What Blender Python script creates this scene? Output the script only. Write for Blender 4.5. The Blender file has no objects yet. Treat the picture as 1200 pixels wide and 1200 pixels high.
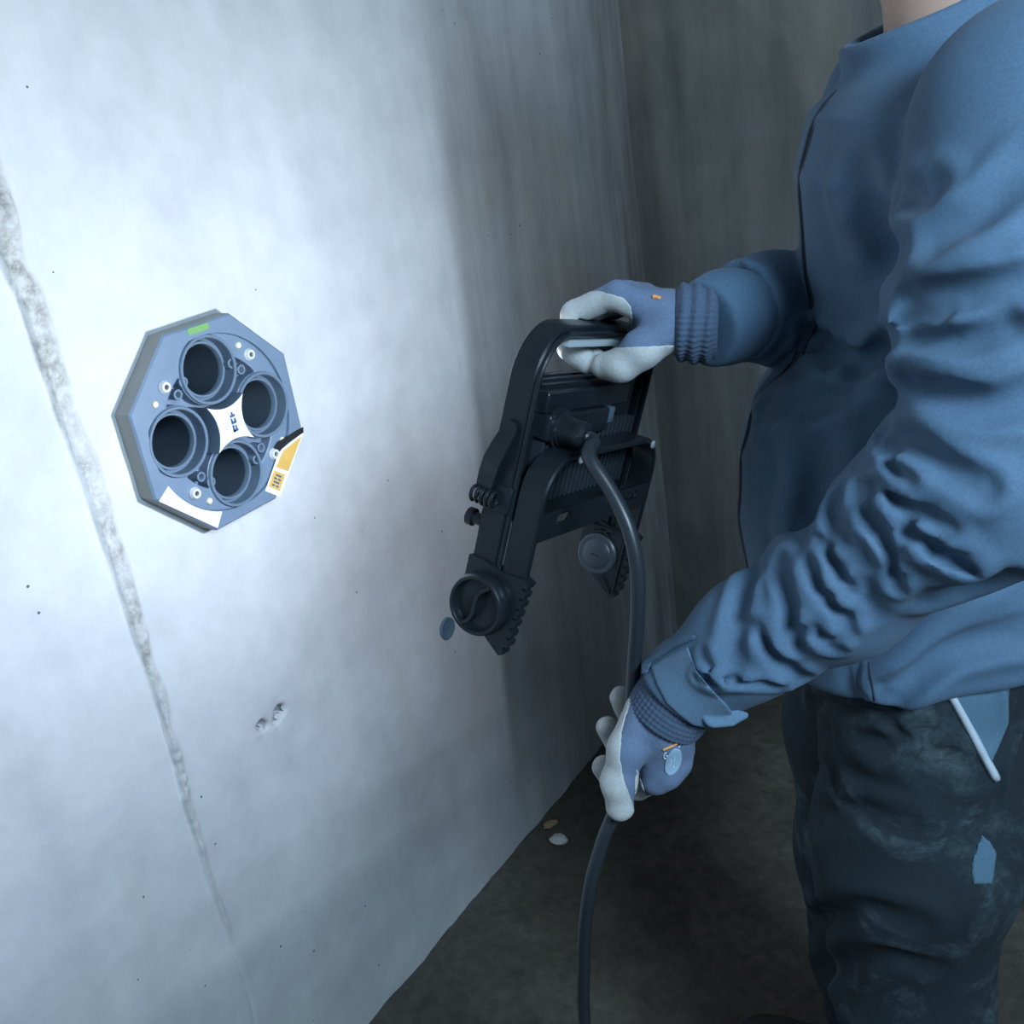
import bpy, bmesh, math, random, time
import numpy as np
from mathutils import Vector, Matrix

T0 = time.time()
random.seed(7)
rng = np.random.default_rng(11)
scene = bpy.context.scene
COL = scene.collection

# ------------------------------------------------------------------ camera
# solved from the octagonal insert, the wall joint, the room corner and the floor line
FPX = 1190.27
CAM = np.array([1.1458, -0.8745, 1.5377])
_yaw, _pitch, _roll = 0.9332, 0.394, -0.1569


def _cam_rows():
    fw = np.array([-math.cos(_yaw) * math.cos(_pitch), math.sin(_yaw) * math.cos(_pitch), -math.sin(_pitch)])
    r = np.cross(fw, [0, 0, 1]); r /= np.linalg.norm(r)
    u = np.cross(r, fw)
    c, s = math.cos(_roll), math.sin(_roll)
    return np.stack([c * r + s * u, -s * r + c * u, -fw])


CM = _cam_rows()
cam_data = bpy.data.cameras.new('camera')
cam_data.sensor_fit = 'HORIZONTAL'
cam_data.sensor_width = 36.0
cam_data.lens = 36.0 * FPX / 1200.0
cam_data.clip_start = 0.02
cam = bpy.data.objects.new('camera', cam_data)
_m = np.eye(4); _m[:3, :3] = CM.T; _m[:3, 3] = CAM
cam.matrix_world = Matrix(_m.tolist())
COL.objects.link(cam)
scene.camera = cam

# ------------------------------------------------------------------ light and exposure
world = bpy.data.worlds.new('world')
scene.world = world
world.use_nodes = True
world.node_tree.nodes['Background'].inputs[0].default_value = (0.74, 0.88, 1.0, 1)
world.node_tree.nodes['Background'].inputs[1].default_value = 0.02
scene.view_settings.view_transform = 'Standard'
scene.view_settings.look = 'None'
scene.view_settings.gamma = 1.0
scene.view_settings.use_curve_mapping = False
scene.view_settings.exposure = 0.0


def area_light(name, loc, target, sx, sy, power, color):
    l = bpy.data.lights.new(name, 'AREA')
    l.shape = 'RECTANGLE'; l.size = sx; l.size_y = sy; l.energy = power; l.color = color
    o = bpy.data.objects.new(name, l)
    o.location = loc
    d = Vector(target) - Vector(loc)
    o.rotation_euler = d.to_track_quat('-Z', 'Y').to_euler()
    COL.objects.link(o)
    return o


# unseen key light, added to the camera's right to light the sleeve
area_light('unseen_key_light', (2.10, -0.85, 2.10), (0.98, 0.0, 1.15), 0.6, 0.5, 47.0, (0.56, 0.79, 1.0))
area_light('unseen_sheen_fill', (0.75, -2.9, 1.9), (0.75, 0.0, 1.15), 1.0, 0.8, 4.0, (0.60, 0.82, 1.0))  # unseen fill, added from behind for sheen on the lamp's near faces


# ------------------------------------------------------------------ pixel helpers
def ray(u, v):
    return np.array([(u - 600) / FPX, -(v - 600) / FPX, -1.0]) @ CM


def at(u, v, d):
    return CAM + ray(u, v) * d


def on_wall(u, v, x=0.0):
    d = ray(u, v)
    return CAM + d * ((x - CAM[0]) / d[0])


def on_floor(u, v):
    d = ray(u, v)
    return CAM + d * (-CAM[2] / d[2])


def project(P):
    q = (np.atleast_2d(P) - CAM) @ CM.T
    return np.stack([600 + FPX * q[:, 0] / -q[:, 2], 600 - FPX * q[:, 1] / -q[:, 2]], 1)


# ------------------------------------------------------------------ object helpers
def tag(o, label=None, cat=None, group=None, kind=None):
    if label: o['label'] = label
    if cat: o['category'] = cat
    if group: o['group'] = group
    if kind: o['kind'] = kind
    return o


def empty(name, loc, rot=None):
    o = bpy.data.objects.new(name, None)
    o.empty_display_size = 0.05
    if rot is not None:
        m = np.eye(4); m[:3, :3] = rot; m[:3, 3] = loc
        o.matrix_world = Matrix(m.tolist())
    else:
        o.location = [float(c) for c in loc]
    COL.objects.link(o)
    return o


def world_matrix(o):
    m = o.matrix_basis.copy()
    if o.parent is not None:
        m = world_matrix(o.parent) @ o.matrix_parent_inverse @ m
    return m


def link_mesh(name, me, mat, parent=None, smooth=True, world_space=False):
    o = bpy.data.objects.new(name, me)
    if mat is not None and not me.materials:
        me.materials.append(mat)
    if smooth:
        me.polygons.foreach_set('use_smooth', [True] * len(me.polygons))
    COL.objects.link(o)
    if parent is not None:
        o.parent = parent
        if world_space:
            o.matrix_parent_inverse = world_matrix(parent).inverted()
    return o


def from_np(name, V, Fc, mat, parent=None, smooth=True, world_space=False):
    me = bpy.data.meshes.new(name)
    V = np.asarray(V, dtype=np.float32)
    Fc = np.asarray(Fc, dtype=np.int32)
    n = Fc.shape[1]
    me.vertices.add(len(V)); me.vertices.foreach_set('co', V.ravel())
    me.loops.add(Fc.size); me.loops.foreach_set('vertex_index', Fc.ravel())
    me.polygons.add(len(Fc))
    me.polygons.foreach_set('loop_start', np.arange(0, Fc.size, n, dtype=np.int32))
    me.polygons.foreach_set('loop_total', np.full(len(Fc), n, dtype=np.int32))
    me.update(calc_edges=True)
    me.validate()
    return link_mesh(name, me, mat, parent, smooth, world_space)


def from_bm(name, bm, mat, parent=None, smooth=False, world_space=False, angle=None):
    me = bpy.data.meshes.new(name)
    bmesh.ops.recalc_face_normals(bm, faces=bm.faces[:])
    bm.to_mesh(me); bm.free()
    o = link_mesh(name, me, mat, parent, smooth, world_space)
    if angle is not None and smooth:
        me.set_sharp_from_angle(angle=math.radians(angle))
    return o


def add_box(bm, lo, hi, bevel=0.0, seg=2):
    lo = np.array(lo, float); hi = np.array(hi, float)
    c = (lo + hi) / 2; s = hi - lo
    r = bmesh.ops.create_cube(bm, size=1.0, matrix=Matrix.Translation(c.tolist()) @ Matrix.Diagonal((s[0], s[1], s[2], 1)))
    if bevel > 0:
        es = list({e for v in r['verts'] for e in v.link_edges})
        bmesh.ops.bevel(bm, geom=es, offset=bevel, segments=seg, affect='EDGES', profile=0.6)


def basis(ax):
    ax = np.array(ax, float); ax /= np.linalg.norm(ax)
    h = np.array([0, 0, 1.0]) if abs(ax[2]) < 0.9 else np.array([1.0, 0, 0])
    a = np.cross(h, ax); a /= np.linalg.norm(a)
    return a, np.cross(ax, a), ax


def add_lathe(bm, origin, axis, prof, n=32, closed=False):
    """prof: list of (distance along axis, radius)"""
    a, b, c = basis(axis); origin = np.array(origin, float)
    rings = []
    for (t, r) in prof:
        if r < 1e-6:
            rings.append([bm.verts.new((origin + c * t).tolist())])
        else:
            rings.append([bm.verts.new((origin + c * t + r * (math.cos(2 * math.pi * k / n) * a + math.sin(2 * math.pi * k / n) * b)).tolist()) for k in range(n)])
    pairs = list(zip(rings[:-1], rings[1:]))
    if closed: pairs.append((rings[-1], rings[0]))
    for p, q in pairs:
        for k in range(n):
            k2 = (k + 1) % n
            if len(p) == 1 and len(q) == 1: continue
            if len(p) == 1: bm.faces.new((p[0], q[k], q[k2]))
            elif len(q) == 1: bm.faces.new((p[k], q[0], p[k2]))
            else: bm.faces.new((p[k], q[k], q[k2], p[k2]))


def catmull(P, n=8):
    P = np.asarray(P, float)
    Q = np.vstack([2 * P[0] - P[1], P, 2 * P[-1] - P[-2]])
    out = []
    for i in range(len(P) - 1):
        p0, p1, p2, p3 = Q[i:i + 4]
        for t in np.linspace(0, 1, n, endpoint=False):
            out.append(0.5 * (2 * p1 + (p2 - p0) * t + (2 * p0 - 5 * p1 + 4 * p2 - p3) * t * t + (3 * p1 - p0 - 3 * p2 + p3) * t ** 3))
    out.append(P[-1])
    return np.array(out)


def tube_mesh(P, r, n=10, caps=True):
    P = np.asarray(P, float); m = len(P)
    r = np.broadcast_to(np.asarray(r, float), (m,))
    T = np.gradient(P, axis=0); T /= np.linalg.norm(T, axis=1)[:, None]
    a, b, _ = basis(T[0])
    V = []
    for i in range(m):
        a = a - T[i] * (a @ T[i]); a /= np.linalg.norm(a); b = np.cross(T[i], a)
        for k in range(n):
            th = 2 * math.pi * k / n
            V.append(P[i] + r[i] * (math.cos(th) * a + math.sin(th) * b))
    Fc = []
    for i in range(m - 1):
        for k in range(n):
            k2 = (k + 1) % n
            Fc.append((i * n + k, i * n + k2, (i + 1) * n + k2, (i + 1) * n + k))
    if caps:
        for base, end in ((0, P[0]), ((m - 1) * n, P[-1])):
            ci = len(V); V.append(end)
            for k in range(n):
                k2 = (k + 1) % n
                Fc.append((base + k, base + k2, ci, ci))
    return np.array(V), Fc


def add_tube(bm, P, r, n=10):
    V, Fc = tube_mesh(P, r, n)
    vs = [bm.verts.new(v.tolist()) for v in V]
    for f in Fc:
        idx = list(dict.fromkeys(f))
        bm.faces.new([vs[i] for i in idx])


def add_prism(bm, poly, to3, h0, h1):
    """poly: 2-D points; to3(x, y, h) -> 3-D"""
    lo = [bm.verts.new(list(map(float, to3(x, y, h0)))) for x, y in poly]
    hi = [bm.verts.new(list(map(float, to3(x, y, h1)))) for x, y in poly]
    n = len(poly)
    bm.faces.new(lo); bm.faces.new(hi[::-1])
    for i in range(n):
        j = (i + 1) % n
        bm.faces.new((lo[i], hi[i], hi[j], lo[j]))


# ------------------------------------------------------------------ implicit surfaces
def nets(fn, lo, hi, h, block=4, margin=1.6):
    """surface nets over fn(P) -> signed distance, evaluated only close to the surface"""
    lo = np.array(lo, float); hi = np.array(hi, float)
    nb = np.ceil((hi - lo) / (h * block)).astype(int) + 1
    n = nb * block + 1
    ca = [lo[i] + h * block * (np.arange(nb[i]) + 0.5) for i in range(3)]
    G = np.stack(np.meshgrid(*ca, indexing='ij'), -1).reshape(-1, 3)
    fc = np.concatenate([fn(g) for g in np.array_split(G, max(1, len(G) // 200000))]).reshape(nb)
    act = np.abs(fc) < h * block * 0.87 * margin
    sign = np.where(fc < 0, -1.0, 1.0).astype(np.float32)
    Fv = np.ones(n, np.float32)
    Fv[:-1, :-1, :-1] = np.repeat(np.repeat(np.repeat(sign, block, 0), block, 1), block, 2)
    pm = np.zeros(n, bool)
    a2 = np.repeat(np.repeat(np.repeat(act, block, 0), block, 1), block, 2)
    pm[:-1, :-1, :-1] |= a2
    pm[1:, :-1, :-1] |= a2; pm[:-1, 1:, :-1] |= a2; pm[:-1, :-1, 1:] |= a2
    pm[1:, 1:, :-1] |= a2; pm[1:, :-1, 1:] |= a2; pm[:-1, 1:, 1:] |= a2; pm[1:, 1:, 1:] |= a2
    I = np.argwhere(pm)
    P = lo + I * h
    vals = np.concatenate([fn(p) for p in np.array_split(P, max(1, len(P) // 150000))]).astype(np.float32)
    Fv[pm] = vals
    Fv[0] = Fv[-1] = 1; Fv[:, 0] = Fv[:, -1] = 1; Fv[:, :, 0] = Fv[:, :, -1] = 1
    neg = Fv < 0
    c = n - 1
    cnt = np.zeros(c, np.int8)
    for dx in (0, 1):
        for dy in (0, 1):
            for dz in (0, 1):
                cnt += neg[dx:dx + c[0], dy:dy + c[1], dz:dz + c[2]]
    cells = np.argwhere((cnt > 0) & (cnt < 8))
    vid = -np.ones(c, np.int64)
    vid[tuple(cells.T)] = np.arange(len(cells))
    acc = np.zeros((len(cells), 3)); num = np.zeros(len(cells))
    for ax in range(3):
        e = np.zeros(3, int); e[ax] = 1
        others = [k for k in range(3) if k != ax]
        for o1 in (0, 1):
            for o2 in (0, 1):
                off = np.zeros(3, int); off[others[0]] = o1; off[others[1]] = o2
                A = cells + off; B = A + e
                fa = Fv[tuple(A.T)]; fb = Fv[tuple(B.T)]
                s = (fa < 0) != (fb < 0)
                t = np.where(s, fa / np.where(s, fa - fb, 1), 0)
                pos = off + t[:, None] * e
                acc[s] += pos[s]; num[s] += 1
    V = lo + (cells + acc / num[:, None]) * h
    faces = []
    for ax in range(3):
        e = np.zeros(3, int); e[ax] = 1
        b, d = [(1, 2), (2, 0), (0, 1)][ax]
        sl0 = [slice(0, k) for k in n]; sl1 = [slice(0, k) for k in n]
        sl0[ax] = slice(0, n[ax] - 1); sl1[ax] = slice(1, n[ax])
        ch = neg[tuple(sl0)] != neg[tuple(sl1)]
        E = np.argwhere(ch)
        ok = (E[:, b] > 0) & (E[:, d] > 0) & (E[:, b] < c[b]) & (E[:, d] < c[d])
        E = E[ok]
        eb = np.zeros(3, int); eb[b] = 1
        ed = np.zeros(3, int); ed[d] = 1
        q = np.stack([vid[tuple((E - eb - ed).T)], vid[tuple((E - ed).T)], vid[tuple(E.T)], vid[tuple((E - eb).T)]], 1)
        flip = ~neg[tuple(E.T)]
        q[flip] = q[flip][:, ::-1]
        faces.append(q[(q >= 0).all(1)])
    return V, np.concatenate(faces)


def smin(a, b, k):
    h = np.clip(0.5 + 0.5 * (b - a) / k, 0, 1)
    return b * (1 - h) + a * h - k * h * (1 - h)


def smax(a, b, k):
    return -smin(-a, -b, k)


def cone(P, a, b, ra, rb):
    a = np.asarray(a, float); b = np.asarray(b, float)
    ab = b - a
    t = np.clip(((P - a) @ ab) / (ab @ ab), 0, 1)
    return np.linalg.norm(P - a - t[:, None] * ab, axis=1) - (ra + (rb - ra) * t)


def chain(P, pts, radii, k):
    d = None
    for i in range(len(pts) - 1):
        e = cone(P, pts[i], pts[i + 1], radii[i], radii[i + 1])
        d = e if d is None else smin(d, e, k)
    return d


def ellip(P, c, R, s):
    """ellipsoid with axes as rows of R and radii s"""
    s = np.asarray(s, float)
    q = (P - np.asarray(c)) @ np.asarray(R).T
    k0 = np.linalg.norm(q / s, axis=1)
    k1 = np.linalg.norm(q / (s * s), axis=1) + 1e-9
    return k0 * (k0 - 1.0) / k1


def rbox(P, c, R, hs, r):
    q = np.abs((P - np.asarray(c)) @ np.asarray(R).T) - (np.asarray(hs) - r)
    return np.linalg.norm(np.maximum(q, 0), axis=1) + np.minimum(q.max(1), 0) - r


def poly_dist(P, L):
    L = np.asarray(L, float)
    best = np.full(len(P), 1e9)
    for i in range(len(L) - 1):
        a = L[i]; ab = L[i + 1] - a
        t = np.clip(((P - a) @ ab) / (ab @ ab + 1e-12), 0, 1)
        D = P - a - t[:, None] * ab
        best = np.minimum(best, np.einsum('ij,ij->i', D, D))
    return np.sqrt(best)


def vnoise(P, scale, seed=0):
    """cheap smooth value noise, -1..1"""
    q = np.asarray(P) / scale + seed * 17.31
    i = np.floor(q).astype(np.int64); f = q - i
    f = f * f * (3 - 2 * f)
    r = 0
    for dx in (0, 1):
        for dy in (0, 1):
            for dz in (0, 1):
                n = (i[:, 0] + dx) * 374761393 + (i[:, 1] + dy) * 668265263 + (i[:, 2] + dz) * 2147483647 + seed * 1442695
                n = (n ^ (n >> 13)) * 1274126177
                n = ((n ^ (n >> 16)) & 0xffff) / 32767.5 - 1.0
                w = (f[:, 0] if dx else 1 - f[:, 0]) * (f[:, 1] if dy else 1 - f[:, 1]) * (f[:, 2] if dz else 1 - f[:, 2])
                r = r + n * w
    return r


# ------------------------------------------------------------------ materials
class NT:
    def __init__(self, name):
        self.m = bpy.data.materials.new(name); self.m.use_nodes = True
        self.t = self.m.node_tree; self.b = self.t.nodes['Principled BSDF']

    def n(self, kind, **kw):
        x = self.t.nodes.new(kind)
        for k, v in kw.items():
            if hasattr(x, k): setattr(x, k, v)
        return x

    def l(self, a, b): self.t.links.new(a, b)

    def coord(self, scale=(1, 1, 1)):
        tc = self.n('ShaderNodeTexCoord'); mp = self.n('ShaderNodeMapping')
        mp.inputs['Scale'].default_value = scale
        self.l(tc.outputs['Object'], mp.inputs['Vector'])
        return mp.outputs[0]

    def noise(self, vec, scale, detail=4, rough=0.55, dist=0.0):
        x = self.n('ShaderNodeTexNoise')
        x.inputs['Scale'].default_value = scale; x.inputs['Detail'].default_value = detail
        x.inputs['Roughness'].default_value = rough; x.inputs['Distortion'].default_value = dist
        self.l(vec, x.inputs['Vector'])
        return x.outputs['Fac']

    def ramp(self, fac, stops):
        x = self.n('ShaderNodeValToRGB')
        e = x.color_ramp.elements
        while len(e) < len(stops): e.new(0.5)
        for i, (p, c) in enumerate(stops):
            e[i].position = p
            e[i].color = (c, c, c, 1) if not isinstance(c, tuple) else (*c, 1)
        self.l(fac, x.inputs[0])
        return x.outputs[0]

    def mix(self, fac, a, b, mode='MIX'):
        x = self.n('ShaderNodeMix'); x.data_type = 'RGBA'; x.blend_type = mode
        for s, v in ((x.inputs[0], fac), (x.inputs[6], a), (x.inputs[7], b)):
            if isinstance(v, (int, float)): s.default_value = v
            elif isinstance(v, tuple): s.default_value = (*v, 1)
            else: self.l(v, s)
        return x.outputs[2]

    def bump(self, h, strength, dist=0.002, prev=None):
        x = self.n('ShaderNodeBump')
        x.inputs['Strength'].default_value = strength; x.inputs['Distance'].default_value = dist
        self.l(h, x.inputs['Height'])
        if prev is not None: self.l(prev, x.inputs['Normal'])
        self.l(x.outputs[0], self.b.inputs['Normal'])
        return x.outputs[0]

    def set(self, **kw):
        for k, v in kw.items():
            s = self.b.inputs[k.replace('_', ' ')]
            if isinstance(v, tuple): s.default_value = (*v, 1)
            elif isinstance(v, (int, float)): s.default_value = v
            else: self.l(v, s)
        return self.m


def plastic(name, col, rough=0.45, bump=0.0, var=0.12, metal=0.0):
    t = NT(name); v = t.coord()
    n = t.noise(v, 35, 5)
    c2 = tuple(min(1, c * (1 + var)) for c in col); c1 = tuple(c * (1 - var) for c in col)
    t.set(Base_Color=t.mix(n, c1, c2), Roughness=rough, Metallic=metal)
    if bump: t.bump(t.noise(v, 900, 2), bump, 0.0004)
    return t.m


def concrete(name, light, dark, streak=0.35, pits=True, joint=False):
    t = NT(name)
    v = t.coord()
    big = t.noise(v, 2.1, 6, 0.6, 0.3)
    mid = t.noise(v, 11, 6, 0.62)
    st = t.noise(t.coord((6, 6, 0.55)), 2.2, 5, 0.6)
    fine = t.noise(v, 160, 4, 0.7)
    c = t.mix(t.ramp(big, [(0.32, 0.0), (0.68, 1.0)]), dark, light)
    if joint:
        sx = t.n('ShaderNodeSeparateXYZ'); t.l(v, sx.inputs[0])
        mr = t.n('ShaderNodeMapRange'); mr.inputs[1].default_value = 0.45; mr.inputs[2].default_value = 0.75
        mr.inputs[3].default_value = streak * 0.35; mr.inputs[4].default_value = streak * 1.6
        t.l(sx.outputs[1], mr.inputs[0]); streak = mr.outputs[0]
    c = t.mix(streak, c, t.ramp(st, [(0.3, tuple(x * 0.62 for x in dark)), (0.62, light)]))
    c = t.mix(0.16, c, t.ramp(mid, [(0.3, 0.28), (0.7, 0.9)]), 'OVERLAY')
    # warm mineral stains
    wn = t.noise(t.coord((2.5, 2.5, 1.0)), 1.3, 4, 0.6, 0.5)
    c = t.mix(t.ramp(wn, [(0.56, 0.0), (0.78, 0.34)]), c, (0.50, 0.42, 0.30))
    h = mid
    if pits:
        vo = t.n('ShaderNodeTexVoronoi'); vo.inputs['Scale'].default_value = 27
        vo.inputs['Randomness'].default_value = 1.0
        t.l(v, vo.inputs['Vector'])
        sel = t.n('ShaderNodeSeparateColor'); t.l(vo.outputs['Color'], sel.inputs[0])
        thr = t.n('ShaderNodeMath'); thr.operation = 'MULTIPLY'; thr.inputs[1].default_value = 0.055
        pw = t.n('ShaderNodeMath'); pw.operation = 'POWER'; pw.inputs[1].default_value = 2.6
        t.l(sel.outputs[0], pw.inputs[0]); t.l(pw.outputs[0], thr.inputs[0])
        lt = t.n('ShaderNodeMath'); lt.operation = 'LESS_THAN'
        t.l(vo.outputs['Distance'], lt.inputs[0]); t.l(thr.outputs[0], lt.inputs[1])
        c = t.mix(lt.outputs[0], c, (0.11, 0.11, 0.11))
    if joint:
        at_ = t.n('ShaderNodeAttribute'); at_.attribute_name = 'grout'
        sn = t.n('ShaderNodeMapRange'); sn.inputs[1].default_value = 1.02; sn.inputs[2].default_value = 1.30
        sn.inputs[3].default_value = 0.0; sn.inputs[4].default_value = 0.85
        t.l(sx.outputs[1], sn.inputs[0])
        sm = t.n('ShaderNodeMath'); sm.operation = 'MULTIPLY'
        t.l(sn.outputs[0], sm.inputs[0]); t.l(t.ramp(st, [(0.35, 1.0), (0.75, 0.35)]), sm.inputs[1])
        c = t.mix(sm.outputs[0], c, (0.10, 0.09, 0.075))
        gn = t.ramp(t.noise(v, 70, 5, 0.7), [(0.34, (0.20, 0.19, 0.165)), (0.62, (0.50, 0.50, 0.47))])
        c = t.mix(at_.outputs['Fac'], c, gn)
    t.set(Base_Color=c, Roughness=0.88)
    nb = t.bump(fine, 0.22, 0.0012)
    t.bump(mid, 0.25, 0.004, nb)
    return t.m


M = {}
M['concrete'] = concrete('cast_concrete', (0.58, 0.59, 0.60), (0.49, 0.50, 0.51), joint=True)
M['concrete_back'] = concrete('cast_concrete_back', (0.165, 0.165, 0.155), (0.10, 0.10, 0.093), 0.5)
M['concrete_ceiling'] = concrete('cast_concrete_ceiling', (0.40, 0.40, 0.40), (0.30, 0.30, 0.30), 0.0)


def _floor_mat():
    t = NT('dirty_screed'); v = t.coord()
    n1 = t.noise(v, 3.2, 7, 0.62, 0.4); n2 = t.noise(v, 40, 6, 0.65); n3 = t.noise(v, 260, 3, 0.7)
    c = t.ramp(n1, [(0.28, (0.045, 0.038, 0.030)), (0.55, (0.090, 0.078, 0.063)), (0.8, (0.16, 0.143, 0.118))])
    c = t.mix(0.5, c, t.ramp(n2, [(0.3, 0.2), (0.72, 0.85)]), 'OVERLAY')
    t.set(Base_Color=c, Roughness=0.93)
    b = t.bump(n2, 0.5, 0.006); t.bump(n3, 0.4, 0.002, b)
    return t.m


M['floor'] = _floor_mat()
M['insert_face'] = plastic('insert_blue_grey_plastic', (0.135, 0.190, 0.265), 0.42, 0.1)
M['insert_side'] = plastic('insert_side_less_lit_grey', (0.27, 0.275, 0.26), 0.8, 0.3)  # greyed for the weaker light on the sides, put into the colour
M['insert_sleeve'] = plastic('sleeve_blue_grey_plastic', (0.115, 0.165, 0.225), 0.35)
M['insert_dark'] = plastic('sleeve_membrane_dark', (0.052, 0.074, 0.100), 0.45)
M['steel'] = plastic('screw_steel', (0.62, 0.64, 0.66), 0.45, metal=0.2)
M['dark_socket'] = plastic('socket_dark', (0.02, 0.02, 0.025), 0.6)
M['cream'] = plastic('cream_pin', (0.62, 0.60, 0.42), 0.5)
M['paper'] = plastic('white_sticker_paper', (0.74, 0.76, 0.79), 0.6, var=0.03)
M['yellow'] = plastic('yellow_print', (0.58, 0.36, 0.09), 0.6)
M['green'] = plastic('green_sticker', (0.14, 0.30, 0.10), 0.6)
M['ink'] = plastic('navy_ink', (0.04, 0.09, 0.20), 0.6)
M['black_tape'] = plastic('black_tape', (0.012, 0.013, 0.016), 0.5)
M['plug'] = plastic('blue_grey_plug', (0.095, 0.155, 0.215), 0.7, 0.2)
M['lamp_paint'] = plastic('black_powder_coat', (0.009, 0.013, 0.017), 0.32, 0.25)
M['lamp_plastic'] = plastic('black_glossy_plastic', (0.012, 0.015, 0.019), 0.30)
M['lamp_cap'] = plastic('dark_grey_cap', (0.045, 0.055, 0.068), 0.38)
M['lamp_fin'] = plastic('anodised_fin', (0.035, 0.045, 0.055), 0.35, metal=0.3)
M['grip_grey'] = plastic('light_grey_grip', (0.40, 0.46, 0.48), 0.5)
M['plate_blue'] = plastic('rating_plate_blue', (0.085, 0.13, 0.175), 0.5)
M['rubber'] = plastic('cable_rubber', (0.022, 0.028, 0.034), 0.38, 0.2)
M['stone_white'] = plastic('white_plaster_chip', (0.62, 0.61, 0.58), 0.9, 0.4)
M['stone_tan'] = plastic('tan_chip', (0.36, 0.25, 0.15), 0.9, 0.4)


def _glass():
    t = NT('lens_glass'); t.set(Base_Color=(0.9, 0.95, 1.0), Roughness=0.02, Transmission_Weight=1.0, IOR=1.1)
    return t.m


def _led():
    t = NT('led_chip')
    t.set(Base_Color=(0.9, 0.9, 0.8), Emission_Color=(0.80, 0.90, 1.0), Emission_Strength=12.0)
    return t.m


M['led'] = _led()

# ------------------------------------------------------------------ the shell
Z_OCT = 1.1694          # height of the insert's centre
Y_CORNER = 1.352
SEAM_Y = -0.2134


def grid_lines(lo, hi, fine):
    """non-uniform coordinates: fine = [(a, b, step)], 8 cm elsewhere"""
    out = []
    x = lo
    while x < hi - 1e-6:
        out.append(x)
        st = 0.08; nxt = hi
        for a, b, s in fine:
            if a - 1e-9 <= x < b - 1e-9: st = min(st, s)
            elif x < a: nxt = min(nxt, a)
        x = min(x + st, nxt) if st > 0.05 else x + st
    out.append(hi)
    return np.array(out)


PITS = []


def build_wall_left():
    ys = grid_lines(-3.6, Y_CORNER, [(-0.60, -0.34, 0.012), (-0.34, -0.12, 0.003), (-0.12, 0.12, 0.004), (0.12, Y_CORNER, 0.008)])
    zs = grid_lines(0.0, 2.55, [(0.0, 0.60, 0.010), (0.60, 0.76, 0.003), (0.76, 1.95, 0.007)])
    Y, Z = np.meshgrid(ys, zs, indexing='ij')
    P = np.stack([np.zeros(Y.size), Y.ravel(), Z.ravel()], 1)
    y, z = P[:, 1], P[:, 2]
    x = 0.0018 * vnoise(P, 0.22, 1) + 0.0006 * vnoise(P, 0.03, 2)
    # formwork joint: a ragged fin of grout that thins out towards the floor
    wig = 0.006 * vnoise(P * [1, 0, 1], 0.16, 3) + 0.0025 * vnoise(P * [1, 0, 1], 0.035, 4)
    s = y - (SEAM_Y + wig)
    wband = 0.006 + 0.034 * np.clip((z - 0.35) / 1.15, 0, 1.4)
    rough = 0.55 + 0.45 * vnoise(P, 0.022, 5) + 0.5 * vnoise(P, 0.009, 6)
    inb = np.clip(s / 0.003, 0, 1) * np.clip((wband * (1 + 0.25 * vnoise(P, 0.05, 7)) - s) / 0.010, 0, 1)
    x += inb * (0.0052 * rough + 0.0022)
    grout = np.clip(inb * (0.75 + 0.5 * vnoise(P, 0.03, 12)), 0, 1) * np.clip(0.25 + (z - 0.3) / 0.9, 0.2, 1)
    x -= 0.0050 * np.exp(-(s / 0.0026) ** 2) * np.clip(0.6 + 0.9 * vnoise(P, 0.06, 8), 0, 1.2)
    x += np.where(s < 0, -0.0010, 0.0008)
    # broken-out pits
    for (u, v, r, dep) in ((329, 834, 0.0080, 0.026), (325, 845, 0.0050, 0.016), (307, 851, 0.0070, 0.024), (312, 850, 0.005, 0.014)):
        q = on_wall(u, v)
        dd = np.hypot((y - q[1]) * 1.0, (z - q[2]) * 0.8)
        x -= dep * np.exp(-(dd / r) ** 4)
        if dep > 0.02: PITS.append((q[1], q[2], r))
        x -= 0.0018 * np.exp(-(dd / (2.6 * r)) ** 4) * (0.6 + 0.6 * vnoise(P, 0.008, 9))
    P[:, 0] = x
    n1, n2 = Y.shape
    idx = np.arange(n1 * n2).reshape(n1, n2)
    q = np.stack([idx[:-1, :-1], idx[1:, :-1], idx[1:, 1:], idx[:-1, 1:]], -1).reshape(-1, 4)
    cy = (ys[:-1] + ys[1:])[:, None] / 2; cz = (zs[:-1] + zs[1:])[None, :] / 2
    keep = np.hypot(cy, cz - Z_OCT) > 0.126
    for (yy, zz, r) in PITS:
        keep &= np.hypot(cy - yy, (cz - zz) * 0.8) > r * 0.95
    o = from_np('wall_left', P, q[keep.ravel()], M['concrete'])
    ga = o.data.attributes.new('grout', 'FLOAT', 'POINT'); ga.data.foreach_set('value', grout.astype(np.float32))
    tag(o, 'pale cast concrete wall with a ragged formwork joint', kind='structure')
    return o


wall = build_wall_left()
# the thickness behind the opening that holds the insert
bm = bmesh.new()
add_lathe(bm, (0, 0, Z_OCT), (1, 0, 0), [(0.002, 0.132), (-0.24, 0.132), (-0.24, 0.0)], 48)
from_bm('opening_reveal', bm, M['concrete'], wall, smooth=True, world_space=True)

for (yy, zz, r) in PITS:
    bm = bmesh.new()
    add_lathe(bm, (0, yy, zz), (1, 0, 0), [(-0.004, r * 1.6), (-0.07, r * 1.7), (-0.07, 0)], 16)
    from_bm('pit_lining', bm, M['concrete'], wall, smooth=True, world_space=True)

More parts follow.
